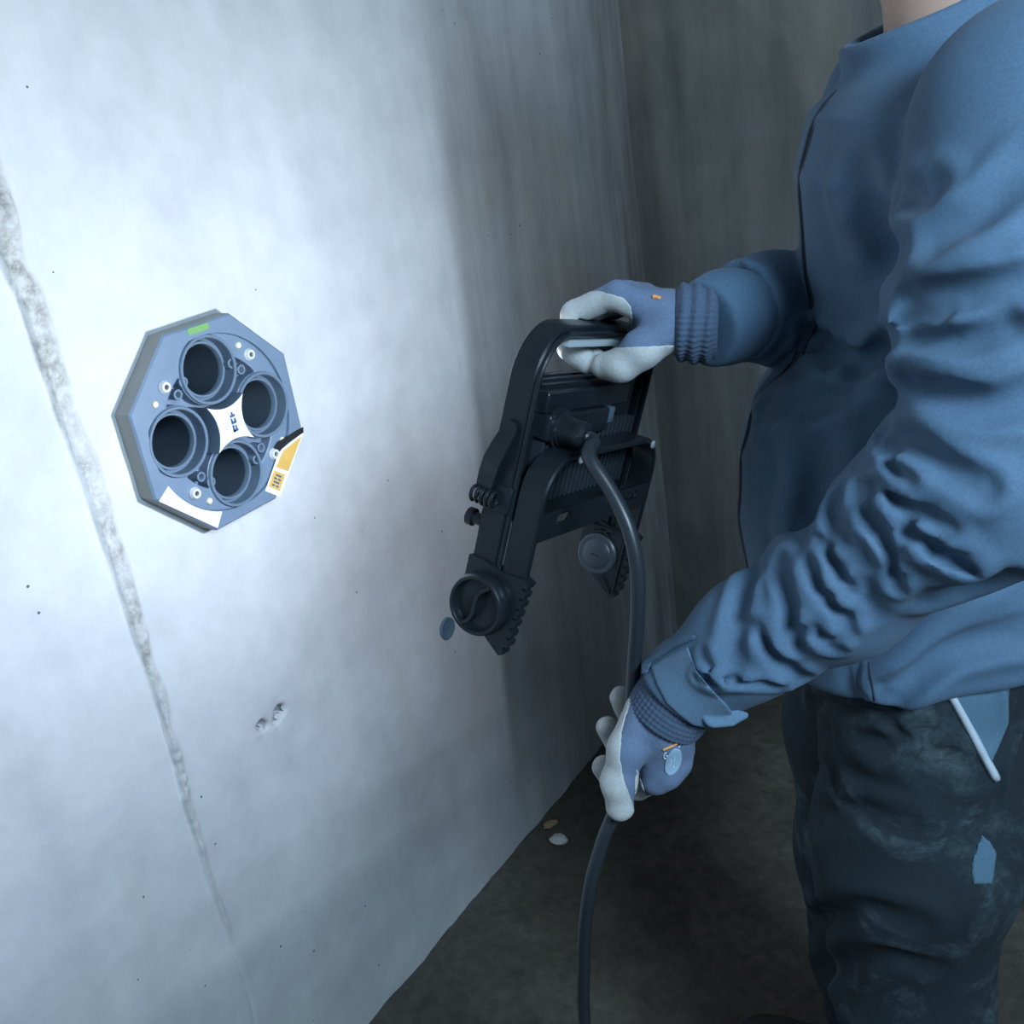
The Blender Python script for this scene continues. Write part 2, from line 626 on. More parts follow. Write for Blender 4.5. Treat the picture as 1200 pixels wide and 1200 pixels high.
bm = bmesh.new(); add_box(bm, (-0.25, Y_CORNER, 0), (3.6, Y_CORNER + 0.2, 2.55))
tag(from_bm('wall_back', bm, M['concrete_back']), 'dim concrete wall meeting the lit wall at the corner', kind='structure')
bm = bmesh.new(); add_box(bm, (-0.25, -3.6, 2.55), (3.6, Y_CORNER + 0.2, 2.75))
tag(from_bm('ceiling', bm, M['concrete_ceiling']), 'bare concrete ceiling slab', kind='structure')


def build_floor():
    xs = np.unique(np.concatenate([np.arange(-0.25, 1.6, 0.012), np.arange(1.6, 3.61, 0.1)]))
    ys = np.unique(np.concatenate([np.arange(-3.6, -0.3, 0.1), np.arange(-0.3, Y_CORNER + 0.2, 0.012)]))
    X, Y = np.meshgrid(xs, ys, indexing='ij')
    P = np.stack([X.ravel(), Y.ravel(), np.zeros(X.size)], 1)
    z = 0.004 * vnoise(P, 0.25, 21) + 0.003 * vnoise(P, 0.05, 22) + 0.0018 * vnoise(P, 0.02, 23)
    z += 0.02 * np.exp(-np.clip(P[:, 0], 0, 9) / 0.035) * (0.6 + 0.5 * vnoise(P, 0.06, 24))   # mortar dirt piled against the wall
    P[:, 2] = z - 0.006
    n1, n2 = X.shape
    idx = np.arange(n1 * n2).reshape(n1, n2)
    q = np.stack([idx[:-1, :-1], idx[1:, :-1], idx[1:, 1:], idx[:-1, 1:]], -1).reshape(-1, 4)
    tag(from_np('floor', P, q, M['floor']), 'dark dusty site floor', kind='structure')


build_floor()


# ------------------------------------------------------------------ octagonal conduit insert
DX = 0.0327


def build_insert():
    root = tag(empty('conduit_wall_insert', (0, 0, Z_OCT)),
               'octagonal blue-grey plastic conduit insert with four round sleeves set in the concrete wall', 'wall insert')
    n = 64
    RO = 0.15
    octp = [(RO * math.cos(math.radians(22.5 + 45 * k)), RO * math.sin(math.radians(22.5 + 45 * k))) for k in range(8)]

    def octa(th):
        ap = RO * math.cos(math.radians(22.5))
        a = (th + math.radians(22.5)) % math.radians(45) - math.radians(22.5)
        return ap / math.cos(a)
    ths = sorted(set([2 * math.pi * k / 96 for k in range(96)] + [math.radians(22.5 + 45 * k) for k in range(8)]))
    # side band
    bm = bmesh.new()
    prof = [(-0.02, 0.985), (0.004, 1.0), (DX - 0.0025, 1.0), (DX, 0.985)]
    rings = [[bm.verts.new((x, s * px, s * pz)) for px, pz in octp] for x, s in prof[:3]]
    for a, b in zip(rings[:-1], rings[1:]):
        for k in range(8): bm.faces.new((a[k], b[k], b[(k + 1) % 8], a[(k + 1) % 8]))
    from_bm('side_band', bm, M['insert_side'], root)
    # front rim: octagon outside, circle inside
    bm = bmesh.new()
    R2 = 0.1225
    loops = []
    for x, fo in ((DX - 0.0025, lambda t: octa(t)), (DX, lambda t: octa(t) - 0.0028), (DX, lambda t: R2), (0.010, lambda t: R2)):
        loops.append([bm.verts.new((x, fo(t) * math.cos(t), fo(t) * math.sin(t))) for t in ths])
    for a, b in zip(loops[:-1], loops[1:]):
        for k in range(len(ths)):
            k2 = (k + 1) % len(ths)
            bm.faces.new((a[k], a[k2], b[k2], b[k]))
    from_bm('front_rim', bm, M['insert_face'], root, smooth=True, angle=30)
    cen = [(0.0, 0.0755), (0.0775, 0.0), (0.0, -0.0755), (-0.0775, 0.0)]

    # face plate with sleeve openings and recessed webs
    def plate(P):
        x, y, z = P[:, 0], P[:, 1], P[:, 2]
        r = np.hypot(y, z)
        d = np.maximum(r - 0.1225, np.maximum(x - (DX - 0.004), 0.0 - x))
        tub = np.full(len(P), 1e9)
        for cy, cz in cen:
            tub = np.minimum(tub, np.hypot(y - cy, z - cz))
        d = np.maximum(d, 0.0448 - tub)
        pocket = np.maximum(np.maximum(r - 0.093, 0.0485 - tub), 0.009 - x)
        return np.maximum(d, -pocket)
    V, Fc = nets(plate, (-0.004, -0.127, -0.127), (0.034, 0.127, 0.127), 0.0015)
    o = from_np('face_plate', V, Fc, M['insert_face'], root)
    o.data.set_sharp_from_angle(angle=math.radians(40))
    for cy, cz in cen:
        bm = bmesh.new()
        add_lathe(bm, (0, cy, cz), (1, 0, 0), [(-0.01, 0.0475), (DX - 0.0005, 0.0475), (DX + 0.0005, 0.0468), (DX + 0.0005, 0.0436), (DX - 0.0005, 0.0428), (0.013, 0.0428), (0.013, 0.0372)], 56)
        sl = from_bm('pipe_sleeve', bm, M['insert_sleeve'], root, smooth=True, angle=35)
        bm = bmesh.new()
        add_lathe(bm, (0, cy, cz), (1, 0, 0), [(0.013, 0.0385), (0.0185, 0.0382), (0.0190, 0.0376), (0.0190, 0.0350), (0.0180, 0.0345), (0.0100, 0.0342)], 56)
        from_bm('stop_ring', bm, M['insert_sleeve'], sl, smooth=True, angle=35)
        bm = bmesh.new()
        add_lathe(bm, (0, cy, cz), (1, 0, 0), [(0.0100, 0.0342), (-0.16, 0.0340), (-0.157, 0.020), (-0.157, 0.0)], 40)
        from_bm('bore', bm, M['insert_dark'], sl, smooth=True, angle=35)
    for sy, sz in ((1, 1), (1, -1), (-1, -1), (-1, 1)):
        for (a, b) in ((0.0430, 0.0715), (0.0565, 0.0585)):
            bm = bmesh.new()
            add_lathe(bm, (0, a * sy, b * sz), (1, 0, 0), [(0.004, 0.0072), (DX - 0.004, 0.0072), (DX - 0.0035, 0.0066), (DX - 0.0035, 0.0044), (DX - 0.0045, 0.0038), (0.012, 0.0036), (0.012, 0)], 20)
            from_bm('screw_boss', bm, M['insert_sleeve'], root, smooth=True, angle=35)
        bm = bmesh.new()
        c = (0, 0.0752 * sy, 0.0750 * sz)
        add_lathe(bm, c, (1, 0, 0), [(DX - 0.006, 0.0088), (DX - 0.002, 0.0088), (DX - 0.001, 0.0080), (DX + 0.001, 0.0074), (DX + 0.0025, 0.0066), (DX + 0.0025, 0.0036), (DX - 0.001, 0.0034)], 24)
        s = from_bm('screw', bm, M['steel'], root, smooth=True, angle=35)
        bm = bmesh.new()
        add_lathe(bm, c, (1, 0, 0), [(DX - 0.001, 0.0036), (DX - 0.001, 0)], 6)
        from_bm('hex_socket', bm, M['dark_socket'], s)
    for (py, pz) in ((0.0612, 0.0923), (-0.0955, 0.058), (0.0975, -0.0612), (-0.0552, -0.0951), (-0.0534, 0.1142)):
        bm = bmesh.new()
        add_lathe(bm, (0, py, pz), (1, 0, 0), [(DX - 0.006, 0.0046), (DX - 0.0022, 0.0046), (DX - 0.0008, 0.0036), (DX - 0.0003, 0.0)], 16)
        from_bm('locating_pin', bm, M['cream'], root, smooth=True, angle=50)
    # concave-sided centre post
    outl = []
    tips = [(0.033, 0.033), (-0.033, 0.033), (-0.033, -0.033), (0.033, -0.033)]
    for k in range(4):
        p0 = np.array(tips[k]); p1 = np.array(tips[(k + 1) % 4]); mid = (p0 + p1) / 2
        ctr = mid * (1 - 0.62)
        for t in np.linspace(0, 1, 12, endpoint=False):
            outl.append(tuple((1 - t) ** 2 * p0 + 2 * t * (1 - t) * ctr + t * t * p1))
    bm = bmesh.new()
    add_prism(bm, outl, lambda a, b, h: (h, a, b), 0.004, 0.0475)
    po = from_bm('centre_post', bm, M['insert_sleeve'], root)
    bm = bmesh.new()
    add_prism(bm, [(a * 0.97, b * 0.97) for a, b in outl], lambda a, b, h: (h, a, b), 0.0475, 0.0480)
    lb = from_bm('centre_label', bm, M['paper'], root)
    lb['label'] = 'white printed label on the centre post'
    bm = bmesh.new()
    # the mark: bold bars with fine lines of print on either side, running up the label
    for (a0, a1, b0, b1) in ((0.001, 0.0042, -0.012, -0.003), (0.001, 0.0085, -0.012, -0.0090), (0.0050, 0.0075, -0.0098, -0.004),
                             (0.001, 0.0085, -0.0022, 0.0012), (0.001, 0.0038, 0.0, 0.0052), (0.0055, 0.0085, 0.0, 0.0045),
                             (0.001, 0.0085, 0.0060, 0.0092), (0.0032, 0.0062, 0.0088, 0.0125)):
        add_box(bm, (0.0480, a0 * 1.25 - 0.001, b0 * 1.15), (0.0483, a1 * 1.25 - 0.001, b1 * 1.15))
    for a, w in ((-0.0050, 0.9), (-0.0080, 0.7), (-0.0110, 0.8), (0.0140, 1.1), (0.0170, 0.9)):
        b = -0.011 * w
        while b < 0.011 * w:
            l = random.uniform(0.0008, 0.0022)
            add_box(bm, (0.0480, a, b), (0.0483, a + 0.0008, b + l)); b += l + 0.0007
    from_bm('label_print', bm, M['ink'], lb)

    def sticker(name, pts, mat, h=0.0005, x0=DX, parent=root):
        bm = bmesh.new()
        add_prism(bm, pts, lambda a, b, hh: (hh, a, b), x0, x0 + h)
        return from_bm(name, bm, mat, parent)
    arc = [(0.1235 * math.cos(t), 0.1235 * math.sin(t)) for t in np.radians(np.linspace(203, 250, 12))]
    sticker('white_sticker', arc + [(-0.057, -0.1348), (-0.1337, -0.0617)], M['paper'])
    sl = sticker('warning_label', [(0.0835, -0.0735), (0.1355, -0.0640), (0.1370, -0.0660), (0.0640, -0.1385), (0.0400, -0.1190)], M['paper'], 0.0007)
    # yellow block of small print and the pictogram square
    def lerp(p, q, t): return (p[0] + (q[0] - p[0]) * t, p[1] + (q[1] - p[1]) * t)
    y0 = [(0.0900, -0.0760), (0.1330, -0.0675), (0.0905, -0.1085), (0.0700, -0.0935)]
    sticker('yellow_print', y0, M['yellow'], 0.0003, DX + 0.0007, sl)
    y1 = [(0.0655, -0.0965), (0.0835, -0.1110), (0.0655, -0.1300), (0.0475, -0.1150)]
    sticker('yellow_pictogram', y1, M['yellow'], 0.0003, DX + 0.0007, sl)
    bm = bmesh.new()
    for i in range(4):
        t = 0.16 + 0.2 * i
        a = lerp(y1[0], y1[3], t); b = lerp(y1[1], y1[2], t)
        c = lerp(y1[0], y1[3], t + 0.10); d = lerp(y1[1], y1[2], t + 0.10)
        for s in ((0.2, 0.45), (0.55, 0.8)) if i % 2 else ((0.25, 0.75),):
            add_prism(bm, [lerp(a, b, s[0]), lerp(a, b, s[1]), lerp(c, d, s[1]), lerp(c, d, s[0])], lambda p, q, h: (h, p, q), DX + 0.0010, DX + 0.0012)
    from_bm('pictogram_print', bm, M['ink'], sl)
    sticker('tape_strip', [(0.0760, -0.0660), (0.0860, -0.0600), (0.1270, -0.0560), (0.1400, -0.0560), (0.1380, -0.0640), (0.0980, -0.0690), (0.0800, -0.0760)], M['black_tape'], 0.0009)
    sticker('green_sticker', [(-0.0190, 0.1365), (0.0175, 0.1365), (0.0170, 0.1275), (-0.0185, 0.1275)], M['green'])


build_insert()

# form-tie plug in the wall
q = on_wall(523, 736)
root = bmesh.new()
add_lathe(root, (0, q[1], q[2]), (1, 0, 0), [(-0.004, 0.0215), (0.0045, 0.0215), (0.0058, 0.0200), (0.0046, 0.0165), (0.0036, 0.010), (0.0034, 0.0)], 32)
tag(from_bm('form_tie_plug', root, M['plug'], smooth=True, angle=45), 'round blue-grey form-tie plug in the lit concrete wall', 'plug')

# ------------------------------------------------------------------ work lamp
LED_LEAN = -0.458
_Wc = np.array([0.517, 0.152, -0.843]); _Wc /= np.linalg.norm(_Wc)
_Uc = np.array([0.2, 0.93, 0.29]); _Uc -= _Wc * (_Wc @ _Uc); _Uc /= np.linalg.norm(_Uc)
_Nc = -np.cross(_Wc, _Uc)
LW, LU, LN = _Wc @ CM, _Uc @ CM, _Nc @ CM
LO = at(568, 705, 0.98)
LR = np.stack([LW, LU, LN], 1)         # local (w, u, n) -> world; left-handed, so flip w when building
LAMPW = 0.255


def lw(w, u, n):
    return LO + LW * w + LU * u + LN * n


def lamp_local(P):
    return (np.asarray(P) - LO) @ LR


# a right-handed frame for the Empty: x = -w
lamp = empty('work_lamp', LO, np.stack([-LW, LU, LN], 1))
tag(lamp, 'black portable floodlight with folding bracket and handle, held up in a gloved hand', 'work lamp')


def L3(w, u, n): return (-w, u, n)


def lbox(bm, lo, hi, bevel=0.0, seg=2):
    add_box(bm, (-hi[0], lo[1], lo[2]), (-lo[0], hi[1], hi[2]), bevel, seg)


def u_path(top, rad, u0, half=0.003, seg=10):
    """centre line of a U strip in (w, u), arms at w = 0 and w = LAMPW (outer faces)"""
    a = half; b = LAMPW - half; t = top - half
    pts = [(a, u0)]
    for k in range(seg + 1):
        th = math.pi - (math.pi / 2) * k / seg
        pts.append((a + rad + rad * math.cos(th), t - rad + rad * math.sin(th)))
    for k in range(seg + 1):
        th = math.pi / 2 - (math.pi / 2) * k / seg
        pts.append((b - rad + rad * math.cos(th), t - rad + rad * math.sin(th)))
    pts.append((b, u0))
    return np.array(pts)


def strip_u(name, top, rad, u0, n0, n1, half, mat, parent):
    P = u_path(top, rad, u0, half)
    T = np.gradient(P, axis=0); T /= np.linalg.norm(T, axis=1)[:, None]
    Nn = np.stack([-T[:, 1], T[:, 0]], 1)
    bv = min(0.0018, half * 0.6)
    sec = [(-half, n0 + bv), (-half + bv, n0), (half - bv, n0), (half, n0 + bv), (half, n1 - bv), (half - bv, n1), (-half + bv, n1), (-half, n1 - bv)]
    bm = bmesh.new()
    rings = []
    for i in range(len(P)):
        rings.append([bm.verts.new(L3(P[i, 0] + Nn[i, 0] * s, P[i, 1] + Nn[i, 1] * s, n)) for s, n in sec])
    for a, b in zip(rings[:-1], rings[1:]):
        for k in range(8): bm.faces.new((a[k], b[k], b[(k + 1) % 8], a[(k + 1) % 8]))
    bm.faces.new(rings[0]); bm.faces.new(rings[-1][::-1])
    return from_bm(name, bm, mat, parent, smooth=True, angle=35)


def build_lamp():
    strip_u('handle_frame', 0.2705, 0.050, 0.012, -0.003, 0.0245, 0.004, M['lamp_paint'], lamp)
    # stiffening lip along the inner back edge of the frame
    strip_u('frame_lip', 0.2640, 0.044, 0.020, -0.0085, -0.0030, 0.0022, M['lamp_paint'], lamp)
    bm = bmesh.new(); lbox(bm, (0.052, 0.2490, -0.0028), (0.205, 0.2632, 0.021), 0.002, 2)
    g = from_bm('grip_pad', bm, M['grip_grey'], lamp, smooth=True, angle=35); g['label'] = 'light grey pad under the handle'
    sb = strip_u('stand_bracket', 0.1565, 0.042, 0.012, -0.0385, -0.0105, 0.0035, M['lamp_paint'], lamp)
    # bright rivets on the cross bar
    for w in (0.058, 0.230):
        bm = bmesh.new()
        add_lathe(bm, L3(w, 0.1475 if w > 0.1 else 0.1500, -0.0385), (0, 0, -1), [(0, 0.0048), (0.0012, 0.0046), (0.0022, 0.003), (0.0026, 0)], 14)
        from_bm('rivet', bm, M['grip_grey'], sb, smooth=True, angle=60)

    # slotted plate across the bracket
    def plate(P):
        w, u, n = -P[:, 0], P[:, 1], P[:, 2]
        d = np.maximum.reduce([np.abs(w - LAMPW / 2) - (LAMPW / 2 - 0.004), np.abs(u - 0.087) - 0.0145, np.abs(n + 0.0365) - 0.0019])
        for wc, hl in ((0.050, 0.0125), (0.205, 0.0125), (0.152, 0.006)):
            s = np.hypot(np.maximum(np.abs(w - wc) - hl + 0.0042, 0), u - 0.0915) - 0.0042
            d = np.maximum(d, -s)
        for wc in (0.107, 0.085, 0.170):
            d = np.maximum(d, -(np.hypot(w - wc, u - 0.0905) - 0.0028))
        return d
    V, Fc = nets(plate, (-LAMPW - 0.004, 0.068, -0.042), (0.004, 0.106, -0.031), 0.0011)
    o = from_np('slotted_plate', V, Fc, M['lamp_paint'], sb); o.data.set_sharp_from_angle(angle=math.radians(40))

    # toothed feet
    def foot(w0, w1, name='foot'):
        pts = [(0.0255, 0.041), (0.010, 0.041), (-0.012, 0.036), (-0.0375, 0.0375)]
        n_t = 7
        u = 0.0365
        for k in range(n_t):
            pts += [(-0.0440 + 0.0012 * k, u - 0.0015), (-0.0430 + 0.0012 * k, u - 0.0065), (-0.0370 + 0.0010 * k, u - 0.0078)]
            u -= 0.0106
        pts += [(-0.0325, -0.0425), (-0.0285, -0.0450), (-0.0245, -0.0425), (0.0030, -0.0240), (0.0260, -0.0080)]
        bm = bmesh.new()
        add_prism(bm, pts, lambda n, u, h: L3(h, u, n), w0, w1)
        f = from_bm(name, bm, M['lamp_plastic'], lamp)
        return f
    foot(-0.0035, 0.0105)
    foot(LAMPW - 0.0105, LAMPW + 0.0035)

    def knob(w, sg):
        bm = bmesh.new()
        add_lathe(bm, L3(w, 0.0, 0.0), (-sg, 0, 0), [(0.0, 0.030), (0.004, 0.0315), (0.013, 0.0300), (0.0150, 0.0285), (0.0150, 0.0258), (0.0135, 0.0248), (0.006, 0.0240), (0.006, 0.0)], 48)
        k = from_bm('clamp_knob', bm, M['lamp_plastic'], lamp, smooth=True, angle=35)
        # wavy finger bar across the dish
        bm = bmesh.new()
        pts = []
        for t in np.linspace(-1, 1, 21):
            a = 0.0255 * t; b = 0.0042 * math.sin(math.pi * t)
            pts.append((a, b))
        ang = math.radians(62)
        ca, sa = math.cos(ang), math.sin(ang)
        prev = None
        for i, (a, b) in enumerate(pts):
            dx = pts[min(i + 1, 20)][0] - pts[max(i - 1, 0)][0]; dy = pts[min(i + 1, 20)][1] - pts[max(i - 1, 0)][1]
            l = math.hypot(dx, dy); nx, ny = -dy / l * 0.0026, dx / l * 0.0026
            ring = []
            for (x, y, hh) in ((a + nx, b + ny, 0.005), (a + nx * 0.7, b + ny * 0.7, 0.0165), (a - nx * 0.7, b - ny * 0.7, 0.0165), (a - nx, b - ny, 0.005)):
                n_ = -(x * ca - y * sa); u_ = x * sa + y * ca
                ring.append(bm.verts.new(L3(w + sg * hh, u_, n_)))
            if prev:
                for q_ in range(4): bm.faces.new((prev[q_], ring[q_], ring[(q_ + 1) % 4], prev[(q_ + 1) % 4]))
            else: bm.faces.new(ring)
            prev = ring
        bm.faces.new(prev[::-1])
        from_bm('finger_bar', bm, M['lamp_plastic'], k, smooth=True, angle=35)
    knob(-0.0035, -1)
    knob(LAMPW + 0.0035, 1)
    # slotted caps on the inner faces of the feet
    for w, sg in ((LAMPW - 0.0105, -1), (0.0105, 1)):
        bm = bmesh.new()
        add_lathe(bm, L3(w, 0.001, 0.0), (-sg, 0, 0), [(0, 0.0245), (0.003, 0.0245), (0.0045, 0.0225), (0.0045, 0.0180), (0.0055, 0.0170), (0.0075, 0.010), (0.0082, 0)], 40)
        c = from_bm('pivot_cap', bm, M['lamp_cap'], lamp, smooth=True, angle=30)
        bm = bmesh.new(); lbox(bm, (w + sg * 0.0078 - 0.0006, -0.0002, -0.0055), (w + sg * 0.0078 + 0.0006, 0.0022, 0.0055))
        s = from_bm('coin_slot', bm, M['dark_socket'], c)
        # lattice ribs of the foot
        bm = bmesh.new()
        ww0, ww1 = sorted((w, w + sg * 0.004))
        for (n0, u0, n1, u1) in ((0.020, 0.034, -0.034, 0.034), (0.012, 0.026, -0.022, 0.036), (-0.010, 0.026, 0.014, 0.036), (-0.030, 0.032, -0.030, -0.038), (-0.012, -0.022, -0.028, -0.040)):
            dn, du = n1 - n0, u1 - u0; l = math.hypot(dn, du); a, b = -du / l * 0.0009, dn / l * 0.0009
            add_prism(bm, [(n0 + a, u0 + b), (n1 + a, u1 + b), (n1 - a, u1 - b), (n0 - a, u0 - b)], lambda n, u, h: L3(h, u, n), ww0, ww1)
        from_bm('foot_rib', bm, M['lamp_plastic'], lamp)

    # housing: a block with a deep optic well; the well's sides cut the beam
    outer = [(0.024, 0.078), (0.231, 0.078), (0.231, 0.214), (0.024, 0.214)]
    inner = [(0.085, 0.086), (0.1585 - 0.458 * (0.086 - 0.157), 0.086), (0.1585 - 0.458 * (0.208 - 0.157), 0.208), (0.075, 0.208)]
    bm = bmesh.new()
    for k in range(4):
        j = (k + 1) % 4
        add_prism(bm, [outer[k], outer[j], inner[j], inner[k]], lambda w_, u_, h: L3(w_, u_, h), 0.004, 0.0355)
    lbox(bm, (0.024, 0.078, 0.000), (0.231, 0.214, 0.0045))
    hs = from_bm('housing', bm, M['lamp_paint'], lamp)
    bm = bmesh.new(); lbox(bm, (0.030, 0.2125, 0.008), (0.225, 0.2165, 0.014), 0.0012); lbox(bm, (0.030, 0.2125, 0.022), (0.225, 0.2165, 0.028), 0.0012)
    from_bm('top_rail', bm, M['lamp_paint'], hs, smooth=True, angle=35)
    # driver box, stepped
    bm = bmesh.new(); lbox(bm, (0.022, 0.188, -0.010), (0.200, 0.2095, 0.004), 0.004, 3)
    from_bm('driver_box', bm, M['lamp_paint'], hs, smooth=True, angle=35)
    bm = bmesh.new(); lbox(bm, (0.024, 0.163, -0.016), (0.150, 0.1885, 0.004), 0.004, 3)
    from_bm('terminal_box', bm, M['lamp_paint'], hs, smooth=True, angle=35)
    bm = bmesh.new(); lbox(bm, (0.152, 0.170, -0.012), (0.170, 0.1865, 0.002), 0.0015)
    from_bm('rating_plate', bm, M['plate_blue'], hs, smooth=True, angle=35)
    # added grey strip for the lit inner face of the far arm
    bm = bmesh.new(); lbox(bm, (0.234, 0.095, 0.012), (0.246, 0.236, 0.022), 0.003, 2)
    from_bm('lit_arm_strip', bm, M['grip_grey'], hs, smooth=True, angle=35)
    # fins
    w = 0.030
    fin_me = None
    while w < 0.228:
        if fin_me is None:
            bm = bmesh.new(); add_box(bm, (-0.0016, 0.098, -0.011), (0.0016, 0.172, 0.002), 0.0006, 1)
            fo = from_bm('cooling_fin', bm, M['lamp_fin'], hs, smooth=False); fin_me = fo.data
        else:
            fo = bpy.data.objects.new('cooling_fin', fin_me); COL.objects.link(fo); fo.parent = hs
        fo.location = (-w, 0, 0)
        w += 0.0098
    # lower ledge under the fins
    bm = bmesh.new(); lbox(bm, (0.024, 0.080, -0.012), (0.231, 0.098, 0.004), 0.003, 2)
    from_bm('lower_ledge', bm, M['lamp_paint'], hs, smooth=True, angle=35)
    for i in range(6):
        bm = bmesh.new(); u = 0.108 + 0.0152 * i
        w_ = LAMPW / 2 + (u - 0.157) * LED_LEAN
        lbox(bm, (w_ - 0.002, u - 0.003, 0.0045), (w_ + 0.002, u + 0.003, 0.0055))
        from_bm('led_module', bm, M['led'], hs)
    # gland and strain relief
    gw, gu = 0.048, 0.1745
    bm = bmesh.new()
    add_lathe(bm, L3(gw, gu, 0.0), (0, 0, -1), [(0.004, 0.0195), (0.010, 0.0195), (0.0105, 0.0185), (0.0125, 0.0185), (0.013, 0.0195), (0.016, 0.0195), (0.0165, 0.0170), (0.0195, 0.0165), (0.0200, 0.0150), (0.034, 0.0138), (0.0365, 0.0145), (0.041, 0.0135), (0.044, 0.010), (0.044, 0.0)], 32)
    from_bm('cable_gland', bm, M['lamp_plastic'], hs, smooth=True, angle=35)

    # quick-release lever on the near arm
    pts = [(-0.0045, 0.1790, 0.0085), (-0.0065, 0.1680, 0.0095), (-0.0105, 0.1540, 0.0125), (-0.0115, 0.1400, 0.0165), (-0.0090, 0.1270, 0.0200), (-0.0080, 0.1150, 0.0215), (-0.0070, 0.1080, 0.0225)]
    C_ = catmull(np.array(pts), 5)
    bm = bmesh.new(); prev = None
    for i, (w_, u_, n_) in enumerate(C_):
        t = i / (len(C_) - 1)
        hw = 0.0068 + 0.0016 * math.sin(math.pi * t) + 0.001 * t
        if i == 0: hw = 0.0035
        if i == 1: hw = 0.0058
        ring = [bm.verts.new(L3(w_ - 0.0016, u_ + 0.3 * s * hw, n_ + s * hw)) for s in (-1, 1)] + [bm.verts.new(L3(w_ + 0.0016, u_ + 0.3 * s * hw, n_ + s * hw)) for s in (1, -1)]
        if prev:
            for q_ in range(4): bm.faces.new((prev[q_], ring[q_], ring[(q_ + 1) % 4], prev[(q_ + 1) % 4]))
        else: bm.faces.new(ring)
        prev = ring
    bm.faces.new(prev[::-1])
    lv = from_bm('latch_lever', bm, M['lamp_plastic'], lamp, smooth=True, angle=40)
    # spring coils and barrel at the root of the lever
    bm = bmesh.new()
    for j in range(5):
        th = np.linspace(0, 2 * math.pi, 25)
        n_ = 0.0080 + j * 0.0055
        P = np.stack([np.array([-(-0.0085 + 0.0062 * math.cos(a)), 0.1030 + 0.0070 * math.sin(a), n_ + 0.0005]) for a in th])
        add_tube(bm, P, 0.0019, 6)
    from_bm('latch_spring', bm, M['lamp_plastic'], lv, smooth=True, angle=60)
    bm = bmesh.new()
    lbox(bm, (-0.0020, 0.0905, -0.0060), (0.0095, 0.1170, 0.0265), 0.0015)
    from_bm('latch_collar', bm, M['lamp_paint'], lamp, smooth=True, angle=35)
    bm = bmesh.new()
    add_lathe(bm, L3(0.010, 0.073, 0.026), (0, 0, 1), [(0, 0.006), (0.008, 0.006), (0.010, 0.009), (0.016, 0.009), (0.0175, 0.007), (0.0175, 0)], 18)
    from_bm('thumb_screw', bm, M['lamp_plastic'], lamp, smooth=True, angle=35)


build_lamp()
# the lamp's own light: a narrow LED column behind the bezel, shining along the lamp's front axis
for _u in (0.140, 0.157, 0.174):
    ll = bpy.data.lights.new('work_lamp_light', 'POINT')
    ll.energy = 3.0; ll.color = (0.69, 0.80, 1.0); ll.shadow_soft_size = 0.0008
    lo_ = bpy.data.objects.new('work_lamp_light', ll)
    lo_.location = lw(LAMPW / 2 + (_u - 0.157) * LED_LEAN, _u, 0.0075).tolist()
    COL.objects.link(lo_)

# spots added to spread the lamp's beam more evenly over the wall
for _tg, _en in (((0.0, -0.62, 1.38), 9.5), ((0.0, -0.30, 0.62), 6.5), ((0.0, 0.36, 1.12), 6.0)):
    ll = bpy.data.lights.new('work_lamp_spread_spot', 'SPOT')
    ll.energy = _en; ll.color = (0.69, 0.80, 1.0); ll.shadow_soft_size = 0.0008; ll.spot_size = math.radians(105); ll.spot_blend = 1.0
    lo_ = bpy.data.objects.new('work_lamp_spread_spot', ll)
    _q = lw(LAMPW / 2 - 0.004 * LED_LEAN, 0.153, 0.0075)
    lo_.location = _q.tolist()
    lo_.rotation_euler = (Vector(_tg) - Vector(_q.tolist())).to_track_quat('-Z', 'Y').to_euler()
    COL.objects.link(lo_)
# stray light scattered by the front glass
ll = bpy.data.lights.new('work_lamp_glass_scatter', 'AREA')
ll.shape = 'RECTANGLE'; ll.size = 0.08; ll.size_y = 0.045; ll.energy = 2.3; ll.color = (0.92, 0.92, 0.88)
lo_ = bpy.data.objects.new('work_lamp_glass_scatter', ll)
_sn = LN * math.cos(0.45) + LU * math.sin(0.45); _su = LU * math.cos(0.45) - LN * math.sin(0.45)
_mm = np.eye(4); _mm[:3, 1] = _su; _mm[:3, 2] = -_sn; _mm[:3, 0] = np.cross(_su, -_sn); _mm[:3, 3] = lw(LAMPW / 2, 0.146, 0.0475)
lo_.matrix_world = Matrix(_mm.tolist())
COL.objects.link(lo_)

# ------------------------------------------------------------------ cable of the lamp
CABLE = [tuple(lw(0.048, 0.1745, -0.036)), tuple(lw(0.050, 0.1725, -0.050)), tuple(at(690, 535, 0.915)), tuple(at(716, 576, 0.905)), tuple(at(737, 620, 0.90)), tuple(at(747, 670, 0.905)),
         tuple(at(747, 725, 0.92)), tuple(at(743, 780, 0.945)), tuple(at(740, 830, 0.965)), tuple(at(733, 890, 0.975)), tuple(at(722, 945, 0.975)), tuple(at(705, 990, 0.98)), tuple(at(690, 1050, 1.0)),
         tuple(at(684, 1130, 1.06)), tuple(at(690, 1230, 1.15))]
_e = at(690, 1230, 1.15)
CABLE += [(_e[0] + 0.02, _e[1] - 0.0, 0.30), (_e[0] + 0.05, _e[1] + 0.03, 0.06), (_e[0] + 0.14, _e[1] + 0.02, 0.012), (_e[0] + 0.40, _e[1] - 0.25, 0.010), (_e[0] + 0.75, _e[1] - 0.75, 0.010)]
CABLE_S = catmull(np.array(CABLE), 8)
V, Fc = tube_mesh(CABLE_S, 0.0068, 14)
bmc = bmesh.new(); vs = [bmc.verts.new(v.tolist()) for v in V]
for f in Fc: bmc.faces.new([vs[i] for i in dict.fromkeys(f)])
from_bm('power_cable', bmc, M['rubber'], lamp, smooth=True, world_space=True)

